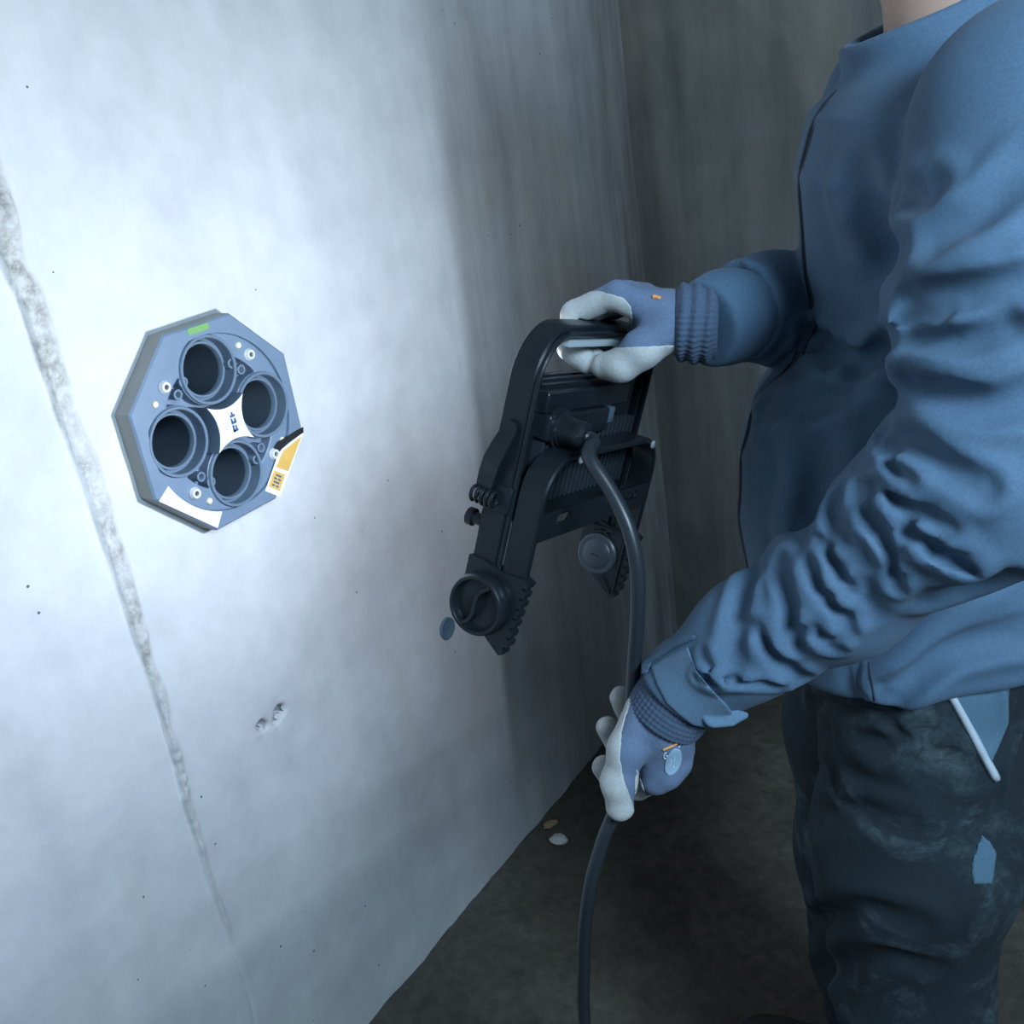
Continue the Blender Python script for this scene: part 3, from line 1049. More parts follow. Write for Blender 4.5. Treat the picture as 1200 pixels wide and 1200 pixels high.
# ------------------------------------------------------------------ debris on the floor
def chip(name, u, v, s, mat, label, seed, cat='chip'):
    q = on_floor(u, v)
    bm = bmesh.new()
    bmesh.ops.create_icosphere(bm, subdivisions=2, radius=1.0)
    r = random.Random(seed)
    for w_ in bm.verts:
        k = 1 + r.uniform(-0.16, 0.16)
        w_.co = Vector((w_.co.x * s[0] * k, w_.co.y * s[1] * k, w_.co.z * s[2] * k))
    o = from_bm(name, bm, mat, smooth=False)
    o.location = (q[0], q[1], s[2] * 0.75)
    o.rotation_euler = (0, 0, r.uniform(0, 3))
    tag(o, label, cat)
    return o


chip('plaster_chip', 656, 987, (0.014, 0.022, 0.010), M['stone_white'], 'white plaster chip on the dark floor by the wall foot', 3)
chip('rubble_chip', 645, 968, (0.018, 0.010, 0.007), M['stone_tan'], 'small tan rubble chip on the dark floor by the wall foot', 5)

# ------------------------------------------------------------------ fabrics
def fabric(name, col, rough=0.85, weave=1400, bump=0.25, var=0.18, dust=0.0, dustcol=(0.30, 0.36, 0.40), sheen=0.04):
    t = NT(name); v = t.coord()
    n = t.noise(v, 9, 5, 0.6); n2 = t.noise(v, 420, 2, 0.6)
    c = t.mix(n, tuple(x * (1 - var) for x in col), tuple(x * (1 + var) for x in col))
    c = t.mix(0.18, c, t.ramp(n2, [(0.3, 0.25), (0.7, 0.8)]), 'OVERLAY')
    if dust > 0:
        d1 = t.noise(v, 7.5, 9, 0.72, 1.2); d2 = t.noise(v, 55, 6, 0.75, 0.6)
        mm = t.n('ShaderNodeMath'); mm.operation = 'MULTIPLY'
        t.l(t.ramp(d1, [(0.50, 0.0), (0.72, 1.0)]), mm.inputs[0]); t.l(t.ramp(d2, [(0.40, 0.12), (0.68, 1.0)]), mm.inputs[1])
        m2 = t.n('ShaderNodeMath'); m2.operation = 'MULTIPLY'; m2.inputs[1].default_value = dust
        t.l(mm.outputs[0], m2.inputs[0])
        c = t.mix(m2.outputs[0], c, dustcol)
    t.set(Base_Color=c, Roughness=rough, Sheen_Weight=sheen, Sheen_Roughness=0.5)
    w = t.n('ShaderNodeTexVoronoi'); w.inputs['Scale'].default_value = weave
    t.l(v, w.inputs['Vector'])
    b = t.bump(w.outputs['Distance'], bump, 0.0005)
    t.bump(t.noise(v, 60, 4), 0.12, 0.003, b)
    return t.m


M['jacket'] = fabric('softshell_blue', (0.074, 0.136, 0.212))
M['jacket_trim'] = fabric('softshell_trim', (0.030, 0.050, 0.075), 0.7)
M['tab'] = fabric('cuff_tab_fabric', (0.105, 0.180, 0.265), dust=0.35, dustcol=(0.42, 0.46, 0.48))
M['zip'] = plastic('zip_coil', (0.014, 0.022, 0.034), 0.45)
M['trousers'] = fabric('work_trouser_canvas', (0.0085, 0.0185, 0.025), 0.9, 900, 0.4, dust=0.75, dustcol=(0.13, 0.19, 0.22), sheen=0.0)
M['pocket'] = fabric('pocket_canvas_blue', (0.075, 0.150, 0.210), 0.9, 900, 0.4)
M['stripe'] = plastic('reflective_piping', (0.46, 0.52, 0.58), 0.5)
M['glove'] = fabric('glove_knit_blue', (0.130, 0.178, 0.275), 0.9, 1500, 0.35)
M['glove_cuff'] = fabric('glove_ribbed_cuff', (0.066, 0.100, 0.160), 0.9, 1500, 0.4)
M['coating'] = fabric('glove_grey_coating', (0.47, 0.48, 0.47), 0.75, 900, 0.3, dust=0.3, dustcol=(0.25, 0.25, 0.25))
M['orange'] = plastic('orange_print', (0.85, 0.36, 0.14), 0.6)
M['print_blue'] = plastic('pale_blue_print', (0.33, 0.48, 0.62), 0.6)
M['print_white'] = plastic('white_print', (0.80, 0.84, 0.88), 0.6)
M['skin'] = plastic('skin', (0.52, 0.33, 0.25), 0.5)
M['hair'] = plastic('dark_hair', (0.03, 0.022, 0.018), 0.6, 0.6)
M['boot'] = plastic('boot_leather', (0.03, 0.028, 0.026), 0.6, 0.4)
M['sole'] = plastic('boot_sole', (0.012, 0.012, 0.012), 0.8)

# ------------------------------------------------------------------ the person
PF = np.array([-0.89, -0.455, 0.0]); PF /= np.linalg.norm(PF)      # facing
PL = np.array([-PF[1], PF[0], 0.0])                                # the person's left, towards the photographer
PZ = np.array([0, 0, 1.0])
PA = np.array([0.941, 0.168, 0.0])                                 # point on the floor under the torso
PB = np.stack([PF, PL, PZ])


def T3(f, l, z): return PA + PF * f + PL * l + PZ * z


person = tag(empty('person', PA), 'person in blue softshell jacket and dark work trousers holding the floodlight and its cable', 'person')

SH_L = T3(0.0, 0.19, 1.455); SH_R = T3(0.0, -0.19, 1.455)
ARM_L = [SH_L, at(1205, 350, 0.735), at(1172, 552, 0.745), at(1085, 603, 0.790), at(985, 690, 0.850), at(880, 748, 0.900), at(797, 812, 0.937)]
ARM_LR = [0.092, 0.090, 0.072, 0.062, 0.054, 0.049, 0.044]
ARM_R = [SH_R, at(1040, 380, 1.24), at(960, 360, 1.13), at(905, 360, 1.055), at(862, 367, 1.005)]
ARM_RR = [0.088, 0.066, 0.057, 0.0525, 0.0500]
CUFF_L_DIR = at(770, 842, 0.955) - at(797, 812, 0.937); CUFF_L_DIR /= np.linalg.norm(CUFF_L_DIR)
CUFF_R_DIR = ARM_R[-1] - ARM_R[-2]; CUFF_R_DIR /= np.linalg.norm(CUFF_R_DIR)

TZ = np.array([0.86, 0.93, 1.00, 1.08, 1.15, 1.205, 1.25, 1.275, 1.33, 1.42, 1.47, 1.505, 1.54])
TFR = np.array([0.175, 0.195, 0.208, 0.216, 0.211, 0.190, 0.150, 0.130, 0.140, 0.144, 0.128, 0.095, 0.060])
TBK = np.array([-0.125, -0.13, -0.13, -0.125, -0.125, -0.13, -0.135, -0.14, -0.145, -0.145, -0.135, -0.115, -0.09])
THW = np.array([0.190, 0.196, 0.190, 0.182, 0.180, 0.180, 0.183, 0.186, 0.195, 0.200, 0.180, 0.120, 0.085])


def torso_field(P):
    q = (P - PA) @ PB.T
    z = np.clip(q[:, 2], 0.86, 1.54)
    fr = np.interp(z, TZ, TFR); bk = np.interp(z, TZ, TBK); hw = np.interp(z, TZ, THW)
    a = (fr - bk) / 2; c = (fr + bk) / 2
    p = 2.3
    k = (np.abs((q[:, 0] - c) / a) ** p + np.abs(q[:, 1] / hw) ** p) ** (1 / p)
    d = (k - 1) * np.minimum(a, hw)
    # the hem rises a little at the sides and dips at the back
    hem = 0.955 - 0.10 * (q[:, 0]) + 0.004 * np.sin(q[:, 0] * 22 + 1)
    d = smax(d, hem - q[:, 2], 0.018)
    return smax(d, q[:, 2] - 1.50, 0.02)


def arm_l_field(P):
    d = chain(P, ARM_L, ARM_LR, 0.03)
    return smax(d, (P - ARM_L[-1]) @ CUFF_L_DIR, 0.006)


def arm_r_field(P):
    d = chain(P, ARM_R, ARM_RR, 0.025)
    return smax(d, (P - ARM_R[-1]) @ CUFF_R_DIR, 0.006)


def collar_field(P):
    c0 = T3(0.005, 0, 1.46); c1 = T3(0.030, 0, 1.545)
    ab = c1 - c0; t = ((P - c0) @ ab) / (ab @ ab)
    r = np.linalg.norm(P - c0 - t[:, None] * ab, axis=1)
    rr = 0.083 - 0.012 * np.clip(t, 0, 1)
    return smax(np.abs(r - rr) - 0.006, np.maximum(-t, t - 1) * np.linalg.norm(ab), 0.006)


def jacket_base(P):
    d = smin(torso_field(P), arm_r_field(P), 0.008)
    d = smin(d, arm_l_field(P), 0.010)
    return smin(d, collar_field(P), 0.015)


def trace(fn, u, v, d0=0.45, d1=2.2):
    """distance along the pixel's ray to the first hit; None when it misses"""
    r = ray(u, v); n = np.linalg.norm(r); r = r / n
    t = d0
    for _ in range(160):
        s = fn((CAM + r * t)[None])[0]
        if s < 0.0006: return CAM + r * t
        t += max(s * 0.7, 0.0008)
        if t > d1: break
    return None


def lay(fn, pix, n=4):
    pts = catmull(np.array(pix, float), n)
    out = [trace(fn, u, v) for u, v in pts]
    return np.array([p for p in out if p is not None])


class Folds:
    """grooves and ridges laid on a surface: polylines with width and depth (positive digs in)"""
    def __init__(self, fn, spec):
        self.items = []
        for pix, w, dep in spec:
            L = lay(fn, pix)
            if len(L) >= 2: self.items.append((L, w, dep, L.min(0) - 3.6 * w, L.max(0) + 3.6 * w))

    def __call__(self, P):
        out = np.zeros(len(P))
        for L, w, dep, lo, hi in self.items:
            m = ((P > lo) & (P < hi)).all(1)
            if not m.any(): continue
            d = poly_dist(P[m], L)
            # fade towards the ends of the fold
            s = np.minimum(np.linalg.norm(P[m] - L[0], axis=1), np.linalg.norm(P[m] - L[-1], axis=1))
            fade = np.clip(0.12 + s / (3.2 * w), 0, 1)
            de = math.copysign(min(abs(1.75 * dep), 1.6 * w), dep)
            out[m] += fade * de * (np.exp(-(d / w) ** 2) - 0.42 * np.exp(-((d - 2.0 * w) / w) ** 2))
        return np.clip(out, -0.012, 0.016)


_S = [
    # upper sleeve
    ([(1098, 284), (1113, 272), (1140, 253), (1173, 223), (1205, 195)], 0.010, 0.0070),
    ([(1070, 350), (1117, 343), (1160, 338), (1200, 330), (1240, 322)], 0.009, 0.0110),
    ([(1047, 378), (1062, 372), (1080, 368), (1107, 367)], 0.005, 0.0060),
    ([(1056, 398), (1107, 402), (1140, 399), (1176, 382)], 0.008, 0.0100),
    ([(1075, 440), (1113, 463), (1157, 476), (1205, 466)], 0.009, 0.0090),
    ([(1036, 512), (1073, 520), (1107, 547), (1150, 572)], 0.008, 0.0100),
    ([(1048, 230), (1075, 235), (1090, 225)], 0.010, 0.0060),
    ([(1090, 320), (1130, 305), (1180, 300)], 0.014, -0.0060),
    ([(1050, 425), (1100, 425), (1160, 430)], 0.014, -0.0050),
    # elbow and forearm
    ([(1042, 524), (1053, 550), (1072, 562)], 0.006, 0.0080),
    ([(1030, 571), (1057, 582), (1093, 606), (1110, 619)], 0.006, 0.0085),
    ([(1013, 578), (1035, 615), (1055, 641)], 0.007, 0.0095),
    ([(1016, 610), (1042, 644), (1053, 685)], 0.005, 0.0050),
    ([(1056, 594), (1071, 622), (1104, 641), (1137, 658)], 0.007, 0.0080),
    ([(1090, 646), (1115, 658), (1143, 661)], 0.005, 0.0060),
    ([(985, 585), (978, 605), (990, 628)], 0.007, 0.0080),
    ([(970, 632), (983, 663), (987, 690)], 0.006, 0.0075),
    ([(954, 664), (965, 692), (987, 718), (991, 741)], 0.006, 0.0070),
    ([(915, 662), (926, 707), (931, 752)], 0.007, 0.0090),
    ([(888, 734), (910, 773), (939, 796)], 0.006, 0.0075),
    ([(876, 672), (863, 725), (856, 782)], 0.008, 0.0085),
    ([(829, 768), (838, 798)], 0.005, 0.0050),
    ([(822, 793), (866, 799), (916, 805)], 0.0042, 0.0080),
    ([(952, 736), (978, 756)], 0.006, 0.0070),
    ([(895, 690), (900, 730), (905, 755)], 0.010, -0.0045),
    ([(1010, 690), (1015, 715)], 0.008, 0.0035),
]
_TQ = [
    # torso
    ([(958, 396), (985, 421), (1012, 425), (1045, 405)], 0.010, 0.0110),
    ([(960, 402), (935, 420), (905, 447), (890, 466)], 0.007, 0.0075),
    ([(983, 408), (990, 435), (985, 455)], 0.008, -0.0060),
    ([(900, 480), (950, 472), (985, 462), (1012, 440)], 0.012, 0.0070),
    ([(1000, 215), (1030, 265), (1048, 300)], 0.014, 0.0070),
    ([(980, 230), (1000, 290)], 0.016, -0.0050),
    ([(955, 500), (960, 560), (945, 610)], 0.016, 0.0050),
    ([(925, 510), (930, 580), (915, 640)], 0.014, -0.0045),
    # skirt of the jacket below the forearm
    ([(1045, 808), (1080, 785), (1112, 765), (1167, 749), (1205, 742)], 0.011, 0.0090),
    ([(1030, 800), (1065, 762), (1115, 718), (1200, 685)], 0.012, -0.0070),
    ([(1005, 778), (1007, 795), (1012, 815)], 0.0028, 0.0040),
    ([(1090, 700), (1130, 690), (1170, 672)], 0.010, 0.0060),
]
folds_arm = Folds(arm_l_field, _S)
folds_torso = Folds(jacket_base, _TQ)
_R = [
    ([(866, 318), (869, 345), (868, 372)], 0.006, 0.0080),
    ([(868, 376), (885, 368), (902, 362)], 0.005, 0.0060),
    ([(880, 325), (878, 345), (890, 352)], 0.006, 0.0060),
    ([(830, 395), (832, 380), (845, 376)], 0.004, 0.0040),
]
folds_r = Folds(arm_r_field, _R)


def jacket_field(P):
    d = jacket_base(P) + folds_arm(P) + folds_torso(P) + folds_r(P)
    return d + 0.0016 * vnoise(P, 0.055, 31) + 0.0022 * vnoise(P, 0.13, 32)


V, Fc = nets(jacket_field, (0.62, -0.28, 0.86), (1.26, 0.62, 1.57), 0.0032)
jacket = from_np('jacket', V, Fc, M['jacket'], person, world_space=True)
print('jacket', len(V), round(time.time() - T0, 1))


def pix_poly(P, poly):
    """signed distance in metres (roughly) to a pixel polygon seen from the photograph's viewpoint"""
    q = (P - CAM) @ CM.T
    dep = -q[:, 2]
    x = 600 + FPX * q[:, 0] / dep; y = 600 - FPX * q[:, 1] / dep
    poly = np.asarray(poly, float)
    best = np.full(len(P), 1e9); inside = np.zeros(len(P), bool)
    for i in range(len(poly)):
        a = poly[i]; b = poly[(i + 1) % len(poly)]; ab = b - a
        t = np.clip(((x - a[0]) * ab[0] + (y - a[1]) * ab[1]) / (ab @ ab), 0, 1)
        best = np.minimum(best, np.hypot(x - a[0] - t * ab[0], y - a[1] - t * ab[1]))
        c = (a[1] > y) != (b[1] > y)
        xi = a[0] + (y - a[1]) * ab[0] / (ab[1] if abs(ab[1]) > 1e-9 else 1e-9)
        inside ^= c & (x < xi)
    return np.where(inside, -best, best) * dep / FPX


def patch(name, fn, poly, thick, mat, parent, h, extra=None, sink=0.004, depth=0.05):
    """a piece of cloth or print that lies on a surface: thickness above it, bounded by an outline"""
    c = np.mean([p for p in (trace(fn, u, v) for u, v in poly) if p is not None], axis=0)
    hits = [p for p in (trace(fn, u, v) for u, v in poly) if p is not None]
    lo = np.min(hits, 0) - 0.02; hi = np.max(hits, 0) + 0.02
    vd = (c - CAM) / np.linalg.norm(c - CAM)
    far = max((p - CAM) @ vd for p in hits) + depth

    def g(P):
        s = fn(P)
        d = np.maximum(np.maximum(s - thick, -(s + sink)), pix_poly(P, poly))
        d = np.maximum(d, (P - CAM) @ vd - far)
        if extra is not None: d = np.minimum(d, extra(P))
        return d
    V, Fc = nets(g, lo, hi, h, margin=2.5)
    return from_np(name, V, Fc, mat, parent, world_space=True)


def smooth_poly(pts, n=4):
    P = np.array(pts + pts[:1], float)
    return [tuple(p) for p in catmull(P, n)[:-1]]


# ---- cuff tab on the near sleeve
_h = trace(jacket_field, 842, 838)
_dt = float(-((_h - CAM) @ CM.T)[2]) - 0.001 if _h is not None else 0.90


def _tip(P):
    a = at(838, 838, _dt); b = at(856, 840, _dt); c = at(873, 838, _dt + 0.002)
    q = np.abs((P - b) @ (-CM[2])) - 0.0022
    return smax(np.minimum(cone(P, a, b, 0.0115, 0.0085), cone(P, b, c, 0.0085, 0.0035)), q, 0.002)


patch('cuff_tab', jacket_field, [(763, 781), (785, 768), (806, 757), (810, 770), (815, 785), (832, 806), (852, 826), (860, 838), (852, 848), (833, 854), (812, 850), (796, 838), (781, 824), (770, 802)], 0.0026, M['tab'], jacket, 0.0016, _tip)
# binding along the cuff edge
patch('cuff_binding', jacket_field, [(752, 772), (760, 762), (776, 750), (812, 741), (816, 748), (790, 760), (764, 776), (758, 790), (752, 790)], 0.0022, M['jacket'], jacket, 0.0016)

# ---- front zip: down the middle of the torso
zl = []
for z in np.linspace(1.505, 0.935, 90):
    fs = np.linspace(0.32, 0.0, 260)
    Q = T3(0, 0.004, z)[None] + fs[:, None] * PF[None]
    s = torso_field(Q) + folds_torso(Q) + 0.0016 * vnoise(Q, 0.055, 31) + 0.0022 * vnoise(Q, 0.13, 32)
    k = np.argmax(s < 0)
    if s[k] < 0: zl.append(Q[k] + PF * 0.0006)
zl = np.array(zl)
ker = np.ones(5) / 5
zs_ = np.stack([np.convolve(np.pad(zl[:, i], 2, mode='edge'), ker, 'valid') for i in range(3)], 1)
for off, r, mt, nm in ((0.0, 0.0030, M['zip'], 'zip_coil'), (0.0085, 0.0022, M['jacket_trim'], 'zip_welt'), (-0.0085, 0.0022, M['jacket_trim'], 'zip_welt')):
    V, Fc = tube_mesh(zs_ + PL * off - PF * (0.0012 if off else 0.0), r, 8)
    bmz = bmesh.new(); vs = [bmz.verts.new(v.tolist()) for v in V]
    for f in Fc: bmz.faces.new([vs[i] for i in dict.fromkeys(f)])
    from_bm(nm, bmz, mt, jacket, smooth=True, world_space=True)
# hem and seam stitching
def seam(name, pix, r, mat, parent, fn=jacket_field, lift=0.0):
    L = lay(fn, pix, 6)
    V, Fc = tube_mesh(L - (L - CAM) / np.linalg.norm(L - CAM, axis=1)[:, None] * lift, r, 6)
    b = bmesh.new(); vs = [b.verts.new(v.tolist()) for v in V]
    for f in Fc: b.faces.new([vs[i] for i in dict.fromkeys(f)])
    return from_bm(name, b, mat, parent, smooth=True, world_space=True)


seam('side_seam', [(1019, 776), (1021, 795), (1026, 826)], 0.0009, M['jacket_trim'], jacket)
print('jacket trims', round(time.time() - T0, 1))

# ---- far sleeve: inner cuff that shows beyond the sleeve's end
ICR = [at(885, 364, 1.028), at(852, 371, 0.992), at(824, 380, 0.974)]


def inner_cuff(P):
    d = chain(P, ICR, [0.0420, 0.0420, 0.0415], 0.02) + 0.0018 * vnoise(P, 0.03, 41)
    ax = ICR[2] - ICR[1]; ax = ax / np.linalg.norm(ax)
    return smax(d, (P - ICR[2]) @ ax, 0.006)


V, Fc = nets(inner_cuff, np.min(ICR, 0) - 0.06, np.max(ICR, 0) + 0.06, 0.003)
from_np('inner_cuff', V, Fc, M['jacket'], jacket, world_space=True)

# ------------------------------------------------------------------ trousers
HIP_L = T3(0.045, 0.080, 0.93); HIP_R = T3(0.040, -0.080, 0.93)
KNEE_L = T3(0.065, 0.115, 0.50); KNEE_R = T3(0.075, -0.125, 0.50)
ANK_L = T3(0.015, 0.125, 0.085); ANK_R = T3(0.045, -0.145, 0.085)


def trousers_base(P):
    l = chain(P, [HIP_L, T3(0.058, 0.108, 0.72), KNEE_L, T3(0.04, 0.12, 0.3), ANK_L], [0.100, 0.104, 0.082, 0.078, 0.074], 0.04)
    r = chain(P, [HIP_R, T3(0.058, -0.108, 0.72), KNEE_R, T3(0.06, -0.135, 0.3), ANK_R], [0.100, 0.104, 0.082, 0.078, 0.074], 0.04)
    w = ellip(P, T3(0.030, 0, 0.955), PB, (0.140, 0.165, 0.13))
    d = smin(smin(l, r, 0.02), w, 0.04)
    q = P[:, 2]
    d = smax(d, q - 1.03, 0.01)
    return smax(d, 0.055 - q, 0.01)


folds_tr = Folds(trousers_base, [
    ([(1015, 828), (1040, 845), (1062, 866)], 0.005, 0.0060),
    ([(962, 870), (975, 900), (985, 930)], 0.008, 0.0070),
    ([(955, 820), (1000, 836), (1060, 838)], 0.007, 0.0050),
    ([(985, 870), (1030, 895), (1075, 893)], 0.012, -0.0050),
    ([(1080, 900), (1110, 890), (1140, 905)], 0.010, 0.0050),
    ([(960, 960), (1010, 950), (1060, 968)], 0.012, 0.0050),
    ([(1190, 800), (1187, 850), (1170, 893), (1166, 925), (1160, 958)], 0.0065, 0.0060),
    ([(950, 1080), (1010, 1065), (1070, 1080)], 0.012, 0.0060),
    ([(960, 1140), (1030, 1120), (1090, 1135)], 0.012, 0.0060),
])


def trousers_field(P):
    return trousers_base(P) + folds_tr(P) + 0.0022 * vnoise(P, 0.06, 51) + 0.003 * vnoise(P, 0.14, 52)


V, Fc = nets(trousers_field, T3(0, 0, 0) - [0.36, 0.36, -0.03], T3(0, 0, 1.06) + [0.36, 0.36, 0], 0.005)
trousers = from_np('trousers', V, Fc, M['trousers'], person, world_space=True)
pk = patch('side_pocket', trousers_field, [(1108, 800), (1184, 792), (1182, 848), (1172, 872), (1163, 892), (1164, 908)], 0.0016, M['pocket'], trousers, 0.0022, depth=0.06)
pk['label'] = 'steel-blue pocket panel'
seam('reflective_piping', [(1110, 806), (1130, 842), (1150, 880), (1168, 913)], 0.0042, M['stripe'], trousers, trousers_field)
patch('leg_patch', trousers_field, [(1150, 978), (1160, 986), (1168, 1000), (1163, 1036), (1140, 1036), (1138, 1012)], 0.0016, M['pocket'], trousers, 0.0022, depth=0.06)
print('trousers', round(time.time() - T0, 1))

# ------------------------------------------------------------------ boots
for ank, toe in ((ANK_L, PF * 0.98 + PL * 0.2), (ANK_R, PF * 0.98 - PL * 0.2)):
    toe = toe / np.linalg.norm(toe)
    side = np.cross(PZ, toe)
    Rb = np.stack([toe, side, PZ])
    g0 = np.array([ank[0], ank[1], 0.0])

    def boot(P):
        d = smin(cone(P, g0 + toe * 0.02 + PZ * 0.055, g0 + toe * 0.175 + PZ * 0.045, 0.046, 0.040), cone(P, g0 - toe * 0.03 + PZ * 0.06, ank + PZ * 0.06, 0.047, 0.050), 0.04)
        d = smin(d, ellip(P, g0 + toe * 0.165 + PZ * 0.045, Rb, (0.062, 0.052, 0.042)), 0.03)
        return smax(d, 0.022 - P[:, 2], 0.006)
    V, Fc = nets(boot, g0 - [0.27, 0.27, 0.01], g0 + [0.27, 0.27, 0.24], 0.006)
    bo = from_np('boot', V, Fc, M['boot'], person, world_space=True)

    def sole(P):
        d = smin(cone(P, g0 + toe * 0.02, g0 + toe * 0.175, 0.050, 0.050), cone(P, g0 - toe * 0.035, g0 + toe * 0.02, 0.047, 0.048), 0.02)
        c = P.copy(); c[:, 2] = 0
        d = smin(cone(c, g0 + toe * 0.02, g0 + toe * 0.175, 0.050, 0.050), cone(c, g0 - toe * 0.035, g0 + toe * 0.02, 0.047, 0.048), 0.02)
        return np.maximum(d, np.maximum(P[:, 2] - 0.026, -0.002 - P[:, 2]))
    V, Fc = nets(sole, g0 - [0.27, 0.27, 0.012], g0 + [0.27, 0.27, 0.05], 0.006)
    from_np('sole', V, Fc, M['sole'], bo, world_space=True)

# ------------------------------------------------------------------ gloves
GL_W = at(790, 822, 0.943)
MC = [((760, 846, 0.950), (768, 914, 0.967)), ((770, 844, 0.946), (783, 907, 0.961)), ((782, 844, 0.945), (793, 894, 0.961)), ((792, 846, 0.948), (797, 876, 0.966))]
FG = [
    [(768, 914, 0.967), (748, 922, 1.003), (719, 915, 1.006), (707, 899, 0.992)],
    [(783, 907, 0.961), (766, 905, 1.006), (728, 880, 1.010), (712, 853, 0.993)],
    [(793, 894, 0.961), (776, 885, 1.008), (741, 850, 1.012), (728, 817, 0.996)],
    [(797, 876, 0.966), (790, 865, 1.002), (765, 842, 1.006), (752, 822, 0.996)],
]
TH = [(757, 836, 0.944), (735, 878, 0.943), (725, 916, 0.948), (727, 945, 0.954)]


def glove_l_field(P):
    d = None
    for a, b in MC:
        e = cone(P, at(*a), at(*b), 0.0170, 0.0130)
        d = e if d is None else smin(d, e, 0.012)
    d = smin(d, cone(P, GL_W, at(776, 850, 0.948), 0.030, 0.024), 0.02)
    f = None
    for k, pts in enumerate(FG):
        r0 = (0.0122, 0.0122, 0.0118, 0.0105)[k]
        e = chain(P, [at(*q) for q in pts], [r0, r0 * 0.94, r0 * 0.90, r0 * 0.86], 0.004)
        f = e if f is None else smin(f, e, 0.0015)
    d = smin(d, f, 0.006)
    t = chain(P, [at(*q) for q in TH], [0.0200, 0.0172, 0.0148, 0.0128], 0.008)
    d = smin(d, t, 0.007)
    return d + 0.0006 * vnoise(P, 0.012, 61)


lo = np.min([at(690, 780, 1.03), at(820, 780, 0.9), at(690, 970, 0.9), at(820, 970, 1.03), at(690, 970, 1.03), at(820, 780, 1.03), at(690, 780, 0.9)], 0) - 0.03
hi = np.max([at(690, 780, 1.03), at(820, 780, 0.9), at(690, 970, 0.9), at(820, 970, 1.03), at(690, 970, 1.03), at(820, 780, 1.03), at(690, 780, 0.9)], 0) + 0.03
V, Fc = nets(glove_l_field, lo, hi, 0.0018)
glove_l = from_np('glove', V, Fc, M['glove'], person, world_space=True)
glove_l['label'] = 'blue knit glove with grey coating closed round the cable'
cpoly = smooth_poly([(690, 775), (752, 790), (738, 826), (729, 858), (727, 888), (732, 915), (741, 940), (748, 968), (690, 968)], 3)
cpoly = [(690, 775), (752, 790), (738, 826), (729, 858), (727, 888), (732, 915), (741, 940), (748, 968), (690, 968)]
npoly = [(746, 898), (757, 930), (762, 945), (744, 945), (744, 915)]


def coat_l(P):
    s = glove_l_field(P)
    # palm-side coating: the thumb's outer edge, the notch and everything on the far side of the hand
    q = (P - CAM) @ CM.T
    reg = np.minimum(pix_poly(P, cpoly), pix_poly(P, npoly))
    reg = np.minimum(reg, 0.982 - (-q[:, 2]))
    return np.maximum(np.maximum(s - 0.0008, -(s + 0.0025)), reg)


V, Fc = nets(coat_l, lo, hi, 0.0016, margin=2.5)
from_np('palm_coating', V, Fc, M['coating'], glove_l, world_space=True)

# ribbed cuff
KC = [at(803, 802, 0.932), at(785, 829, 0.944), at(770, 848, 0.951)]


def knit_l(P):
    d = chain(P, KC, [0.0365, 0.0350, 0.0335], 0.01)
    ax = KC[2] - KC[0]; L = np.linalg.norm(ax); ax = ax / L
    t = (P - KC[0]) @ ax
    a, b, _ = basis(ax)
    th = np.arctan2((P - KC[0]) @ b, (P - KC[0]) @ a)
    d = d + 0.0008 * np.cos(th * 46) + 0.0005 * np.cos(t * 2 * math.pi / 0.0052)
    d = smax(d, t - (L - 0.0075), 0.004)
    return smax(d, -t, 0.004)


V, Fc = nets(knit_l, np.min(KC, 0) - 0.045, np.max(KC, 0) + 0.045, 0.0014)
from_np('knit_cuff', V, Fc, M['glove_cuff'], glove_l, world_space=True)
# prints on the back of the hand
patch('round_emblem', glove_l_field, [(789 + 9 * math.cos(t) * 1.0 + 5.0 * math.sin(t), 893 + 16 * math.sin(t) * -1.0 + 2 * math.cos(t)) for t in np.linspace(0, 2 * math.pi, 20, endpoint=False)], 0.0011, M['print_blue'], glove_l, 0.0009, depth=0.01)
seam('orange_print', [(777, 879), (784, 876), (792, 872), (799, 867)], 0.0013, M['orange'], glove_l, glove_l_field)
for st in ([(781, 882), (778.5, 884), (778, 888), (781, 889), (782, 886), (780.5, 885.5)], [(787, 880), (788, 885), (786, 887)], [(791, 879), (793, 877.5)], [(795, 876), (797, 874.5)]):
    seam('letter_print', st, 0.0005, M['print_white'], glove_l, glove_l_field)
for st in ([(784, 899), (787, 893), (785, 888)], [(789, 901), (790, 894), (791, 886)], [(793, 896), (793, 891)]):
    seam('emblem_lines', st, 0.0004, M['print_white'], glove_l, glove_l_field, 0.0008)
print('left glove', round(time.time() - T0, 1))

# ---- right glove: a fist round the lamp's handle, laid out in the lamp's own axes
RW = [0.121, 0.1435, 0.1655, 0.186]


def rfinger(k):
    w = RW[k]
    return [lw(w + 0.001, 0.303, -0.006), lw(w, 0.2740, 0.0350), lw(w - 0.002, 0.2390, 0.0310), lw(w - 0.003, 0.2310, 0.0080)]


RWR = lw(0.148, 0.291, -0.078)
RTH = [lw(0.132, 0.282, -0.064), lw(0.117, 0.257, -0.046), lw(0.114, 0.2380, -0.032), lw(0.115, 0.2330, -0.014)]


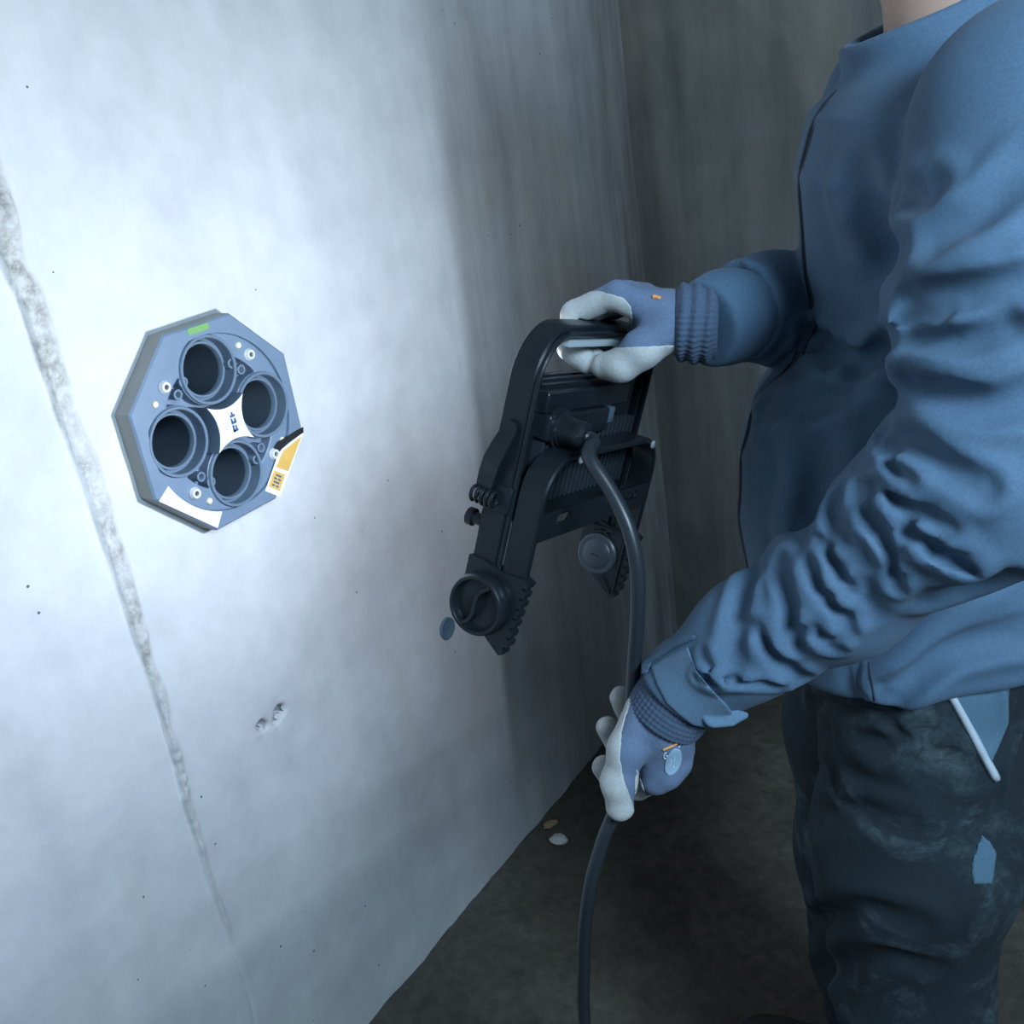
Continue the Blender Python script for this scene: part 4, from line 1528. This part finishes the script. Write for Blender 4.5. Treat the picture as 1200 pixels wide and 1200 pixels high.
def glove_r_field(P):
    d = None
    for k in range(4):
        w = RW[k]
        e = cone(P, lw(0.135 + 0.009 * k, 0.291, -0.066), lw(w + 0.001, 0.301, -0.008), 0.0185, 0.0138)
        d = e if d is None else smin(d, e, 0.014)
    d = smin(d, cone(P, RWR, lw(0.147, 0.290, -0.058), 0.029, 0.026), 0.015)
    # palm pad behind the handle
    d = smin(d, cone(P, lw(0.150, 0.275, -0.050), lw(0.165, 0.270, -0.026), 0.021, 0.017), 0.015)
    f = None
    for k in range(4):
        r0 = (0.0125, 0.0125, 0.0120, 0.0110)[k]
        e = chain(P, rfinger(k), [r0, r0 * 0.95, r0 * 0.92, r0 * 0.88], 0.004)
        f = e if f is None else smin(f, e, 0.0018)
    d = smin(d, f, 0.006)
    t = chain(P, RTH, [0.0205, 0.0178, 0.0150, 0.0128], 0.008)
    d = smin(d, t, 0.007)
    # the handle stays clear of the hand
    q = lamp_local(P)
    bar = np.maximum(np.abs(q[:, 1] - 0.2597) - 0.0118, np.abs(q[:, 2] - 0.0108) - 0.0145)
    d = np.maximum(d, -(bar - 0.0003))
    return d + 0.0006 * vnoise(P, 0.012, 62)


_c = lw(0.150, 0.275, -0.04)
V, Fc = nets(glove_r_field, _c - 0.13, _c + 0.13, 0.0018)
glove_r = from_np('glove', V, Fc, M['glove'], person, world_space=True)
glove_r['label'] = 'blue knit glove with grey coating gripping the lamp handle'


def coat_r(P):
    s = glove_r_field(P)
    q = lamp_local(P)
    w, u, n = q[:, 0], q[:, 1], q[:, 2]
    rad = np.hypot(u - 0.262, n - 0.010) - 0.0385                     # inner side of the curled fingers
    fing = np.maximum(rad, -0.010 - n)
    low = (u - (0.2555 - 0.30 * (n + 0.030)))                       # thumb and heel of the hand
    low = np.maximum(low * 0.95, n - 0.03)
    near = np.maximum(pix_poly(P, [(700, 340), (722, 346), (732, 349), (740, 360), (742, 380), (670, 380), (684, 362)]), -1)
    reg = np.minimum(np.minimum(fing, low), near)
    return np.maximum(np.maximum(s - 0.0008, -(s + 0.0025)), reg)


V, Fc = nets(coat_r, _c - 0.13, _c + 0.13, 0.0016, margin=2.5)
from_np('palm_coating', V, Fc, M['coating'], glove_r, world_space=True)
KR = [lw(0.146, 0.2895, -0.063), lw(0.149, 0.292, -0.083), at(842, 376, 0.982)]


def knit_r(P):
    d = chain(P, KR, [0.0335, 0.0360, 0.0385], 0.01)
    ax = KR[2] - KR[0]; L = np.linalg.norm(ax); ax = ax / L
    t = (P - KR[0]) @ ax
    a, b, _ = basis(ax)
    th = np.arctan2((P - KR[0]) @ b, (P - KR[0]) @ a)
    d = d + 0.0007 * np.cos(th * 46) + 0.0016 * np.cos(t * 2 * math.pi / 0.013 + 0.8 * np.sin(th * 2))
    return smax(smax(d, t - L, 0.004), -t, 0.004)


V, Fc = nets(knit_r, np.min(KR, 0) - 0.045, np.max(KR, 0) + 0.045, 0.0016)
from_np('knit_cuff', V, Fc, M['glove_cuff'], glove_r, world_space=True)
seam('orange_print', [(765, 347.5), (770, 348.5), (774, 350)], 0.0022, M['orange'], glove_r, glove_r_field)
print('right glove', round(time.time() - T0, 1))

# ------------------------------------------------------------------ the body inside the clothes: one continuous figure
HC = T3(0.045, 0.0, 1.700)
_hd = PF * 0.93 - PZ * 0.30; _hd /= np.linalg.norm(_hd)
_hu = np.cross(np.cross(_hd, PZ), _hd); _hu /= np.linalg.norm(_hu)
_hs = np.cross(_hu, _hd)
HR = np.stack([_hd, _hs, _hu])


def hp(f, s, u): return HC + _hd * f + _hs * s + _hu * u


def body_field(P):
    d = ellip(P, hp(-0.008, 0, 0.022), HR, (0.098, 0.077, 0.102))
    d = smin(d, ellip(P, hp(0.022, 0, -0.045), HR, (0.066, 0.058, 0.072)), 0.03)
    d = smin(d, cone(P, hp(0.088, 0, 0.012), hp(0.106, 0, -0.022), 0.009, 0.013), 0.012)            # nose
    d = smin(d, ellip(P, hp(0.076, 0, -0.092), HR, (0.018, 0.022, 0.016)), 0.02)                    # chin
    for s in (-1, 1):
        d = smax(d, -ellip(P, hp(0.092, 0.031 * s, 0.012), HR, (0.014, 0.016, 0.010)), 0.010)         # eye sockets
        d = smin(d, ellip(P, hp(0.076, 0.031 * s, 0.011), HR, (0.012, 0.012, 0.011)), 0.003)
        d = smin(d, ellip(P, hp(0.084, 0.031 * s, 0.030), HR, (0.010, 0.020, 0.006)), 0.008)
        d = smin(d, ellip(P, hp(-0.006, 0.078 * s, 0.000), HR, (0.018, 0.007, 0.031)), 0.005)        # ears
    d = smin(d, ellip(P, hp(0.084, 0, -0.055), HR, (0.010, 0.023, 0.006)), 0.006)                     # lips
    d = smin(d, ellip(P, hp(0.083, 0, -0.066), HR, (0.009, 0.019, 0.006)), 0.005)
    d = smin(d, cone(P, T3(-0.005, 0, 1.44), hp(-0.015, 0, -0.055), 0.066, 0.056), 0.03)
    d = smin(d, cone(P, T3(-0.005, 0.12, 1.43), T3(-0.005, -0.12, 1.43), 0.060, 0.060), 0.05)
    d = smin(d, ellip(P, T3(0, 0, 1.27), PB, (0.095, 0.15, 0.22)), 0.05)
    d = smin(d, ellip(P, T3(0.03, 0, 0.99), PB, (0.105, 0.14, 0.17)), 0.05)
    d = smin(d, chain(P, ARM_L[:-1] + [ARM_L[-1], at(776, 850, 0.948)], [0.055, 0.050, 0.042, 0.042, 0.038, 0.032, 0.026, 0.020], 0.02), 0.02)
    d = smin(d, chain(P, ARM_R + [lw(0.148, 0.291, -0.075)], [0.055, 0.046, 0.040, 0.034, 0.028, 0.022], 0.02), 0.02)
    d = smin(d, chain(P, [HIP_L, KNEE_L, ANK_L], [0.085, 0.058, 0.038], 0.03), 0.04)
    return smin(d, chain(P, [HIP_R, KNEE_R, ANK_R], [0.085, 0.058, 0.038], 0.03), 0.04)


V, Fc = nets(body_field, (0.55, -0.30, 0.03), (1.26, 0.62, 1.80), 0.0055)
from_np('body', V, Fc, M['skin'], person, world_space=True)


def hair_field(P):
    d = ellip(P, hp(-0.016, 0, 0.030), HR, (0.100, 0.084, 0.106)) + 0.003 * vnoise(P, 0.02, 71)
    q = (P - HC) @ HR.T
    cut = np.maximum(q[:, 0] * 0.9 - 0.62 * (q[:, 2] - 0.060) - 0.040, -(q[:, 2] + 0.045))
    return smax(d, cut, 0.012)


V, Fc = nets(hair_field, HC - 0.15, HC + 0.15, 0.005)
from_np('hair', V, Fc, M['hair'], person, world_space=True)
print('script done', round(time.time() - T0, 1))
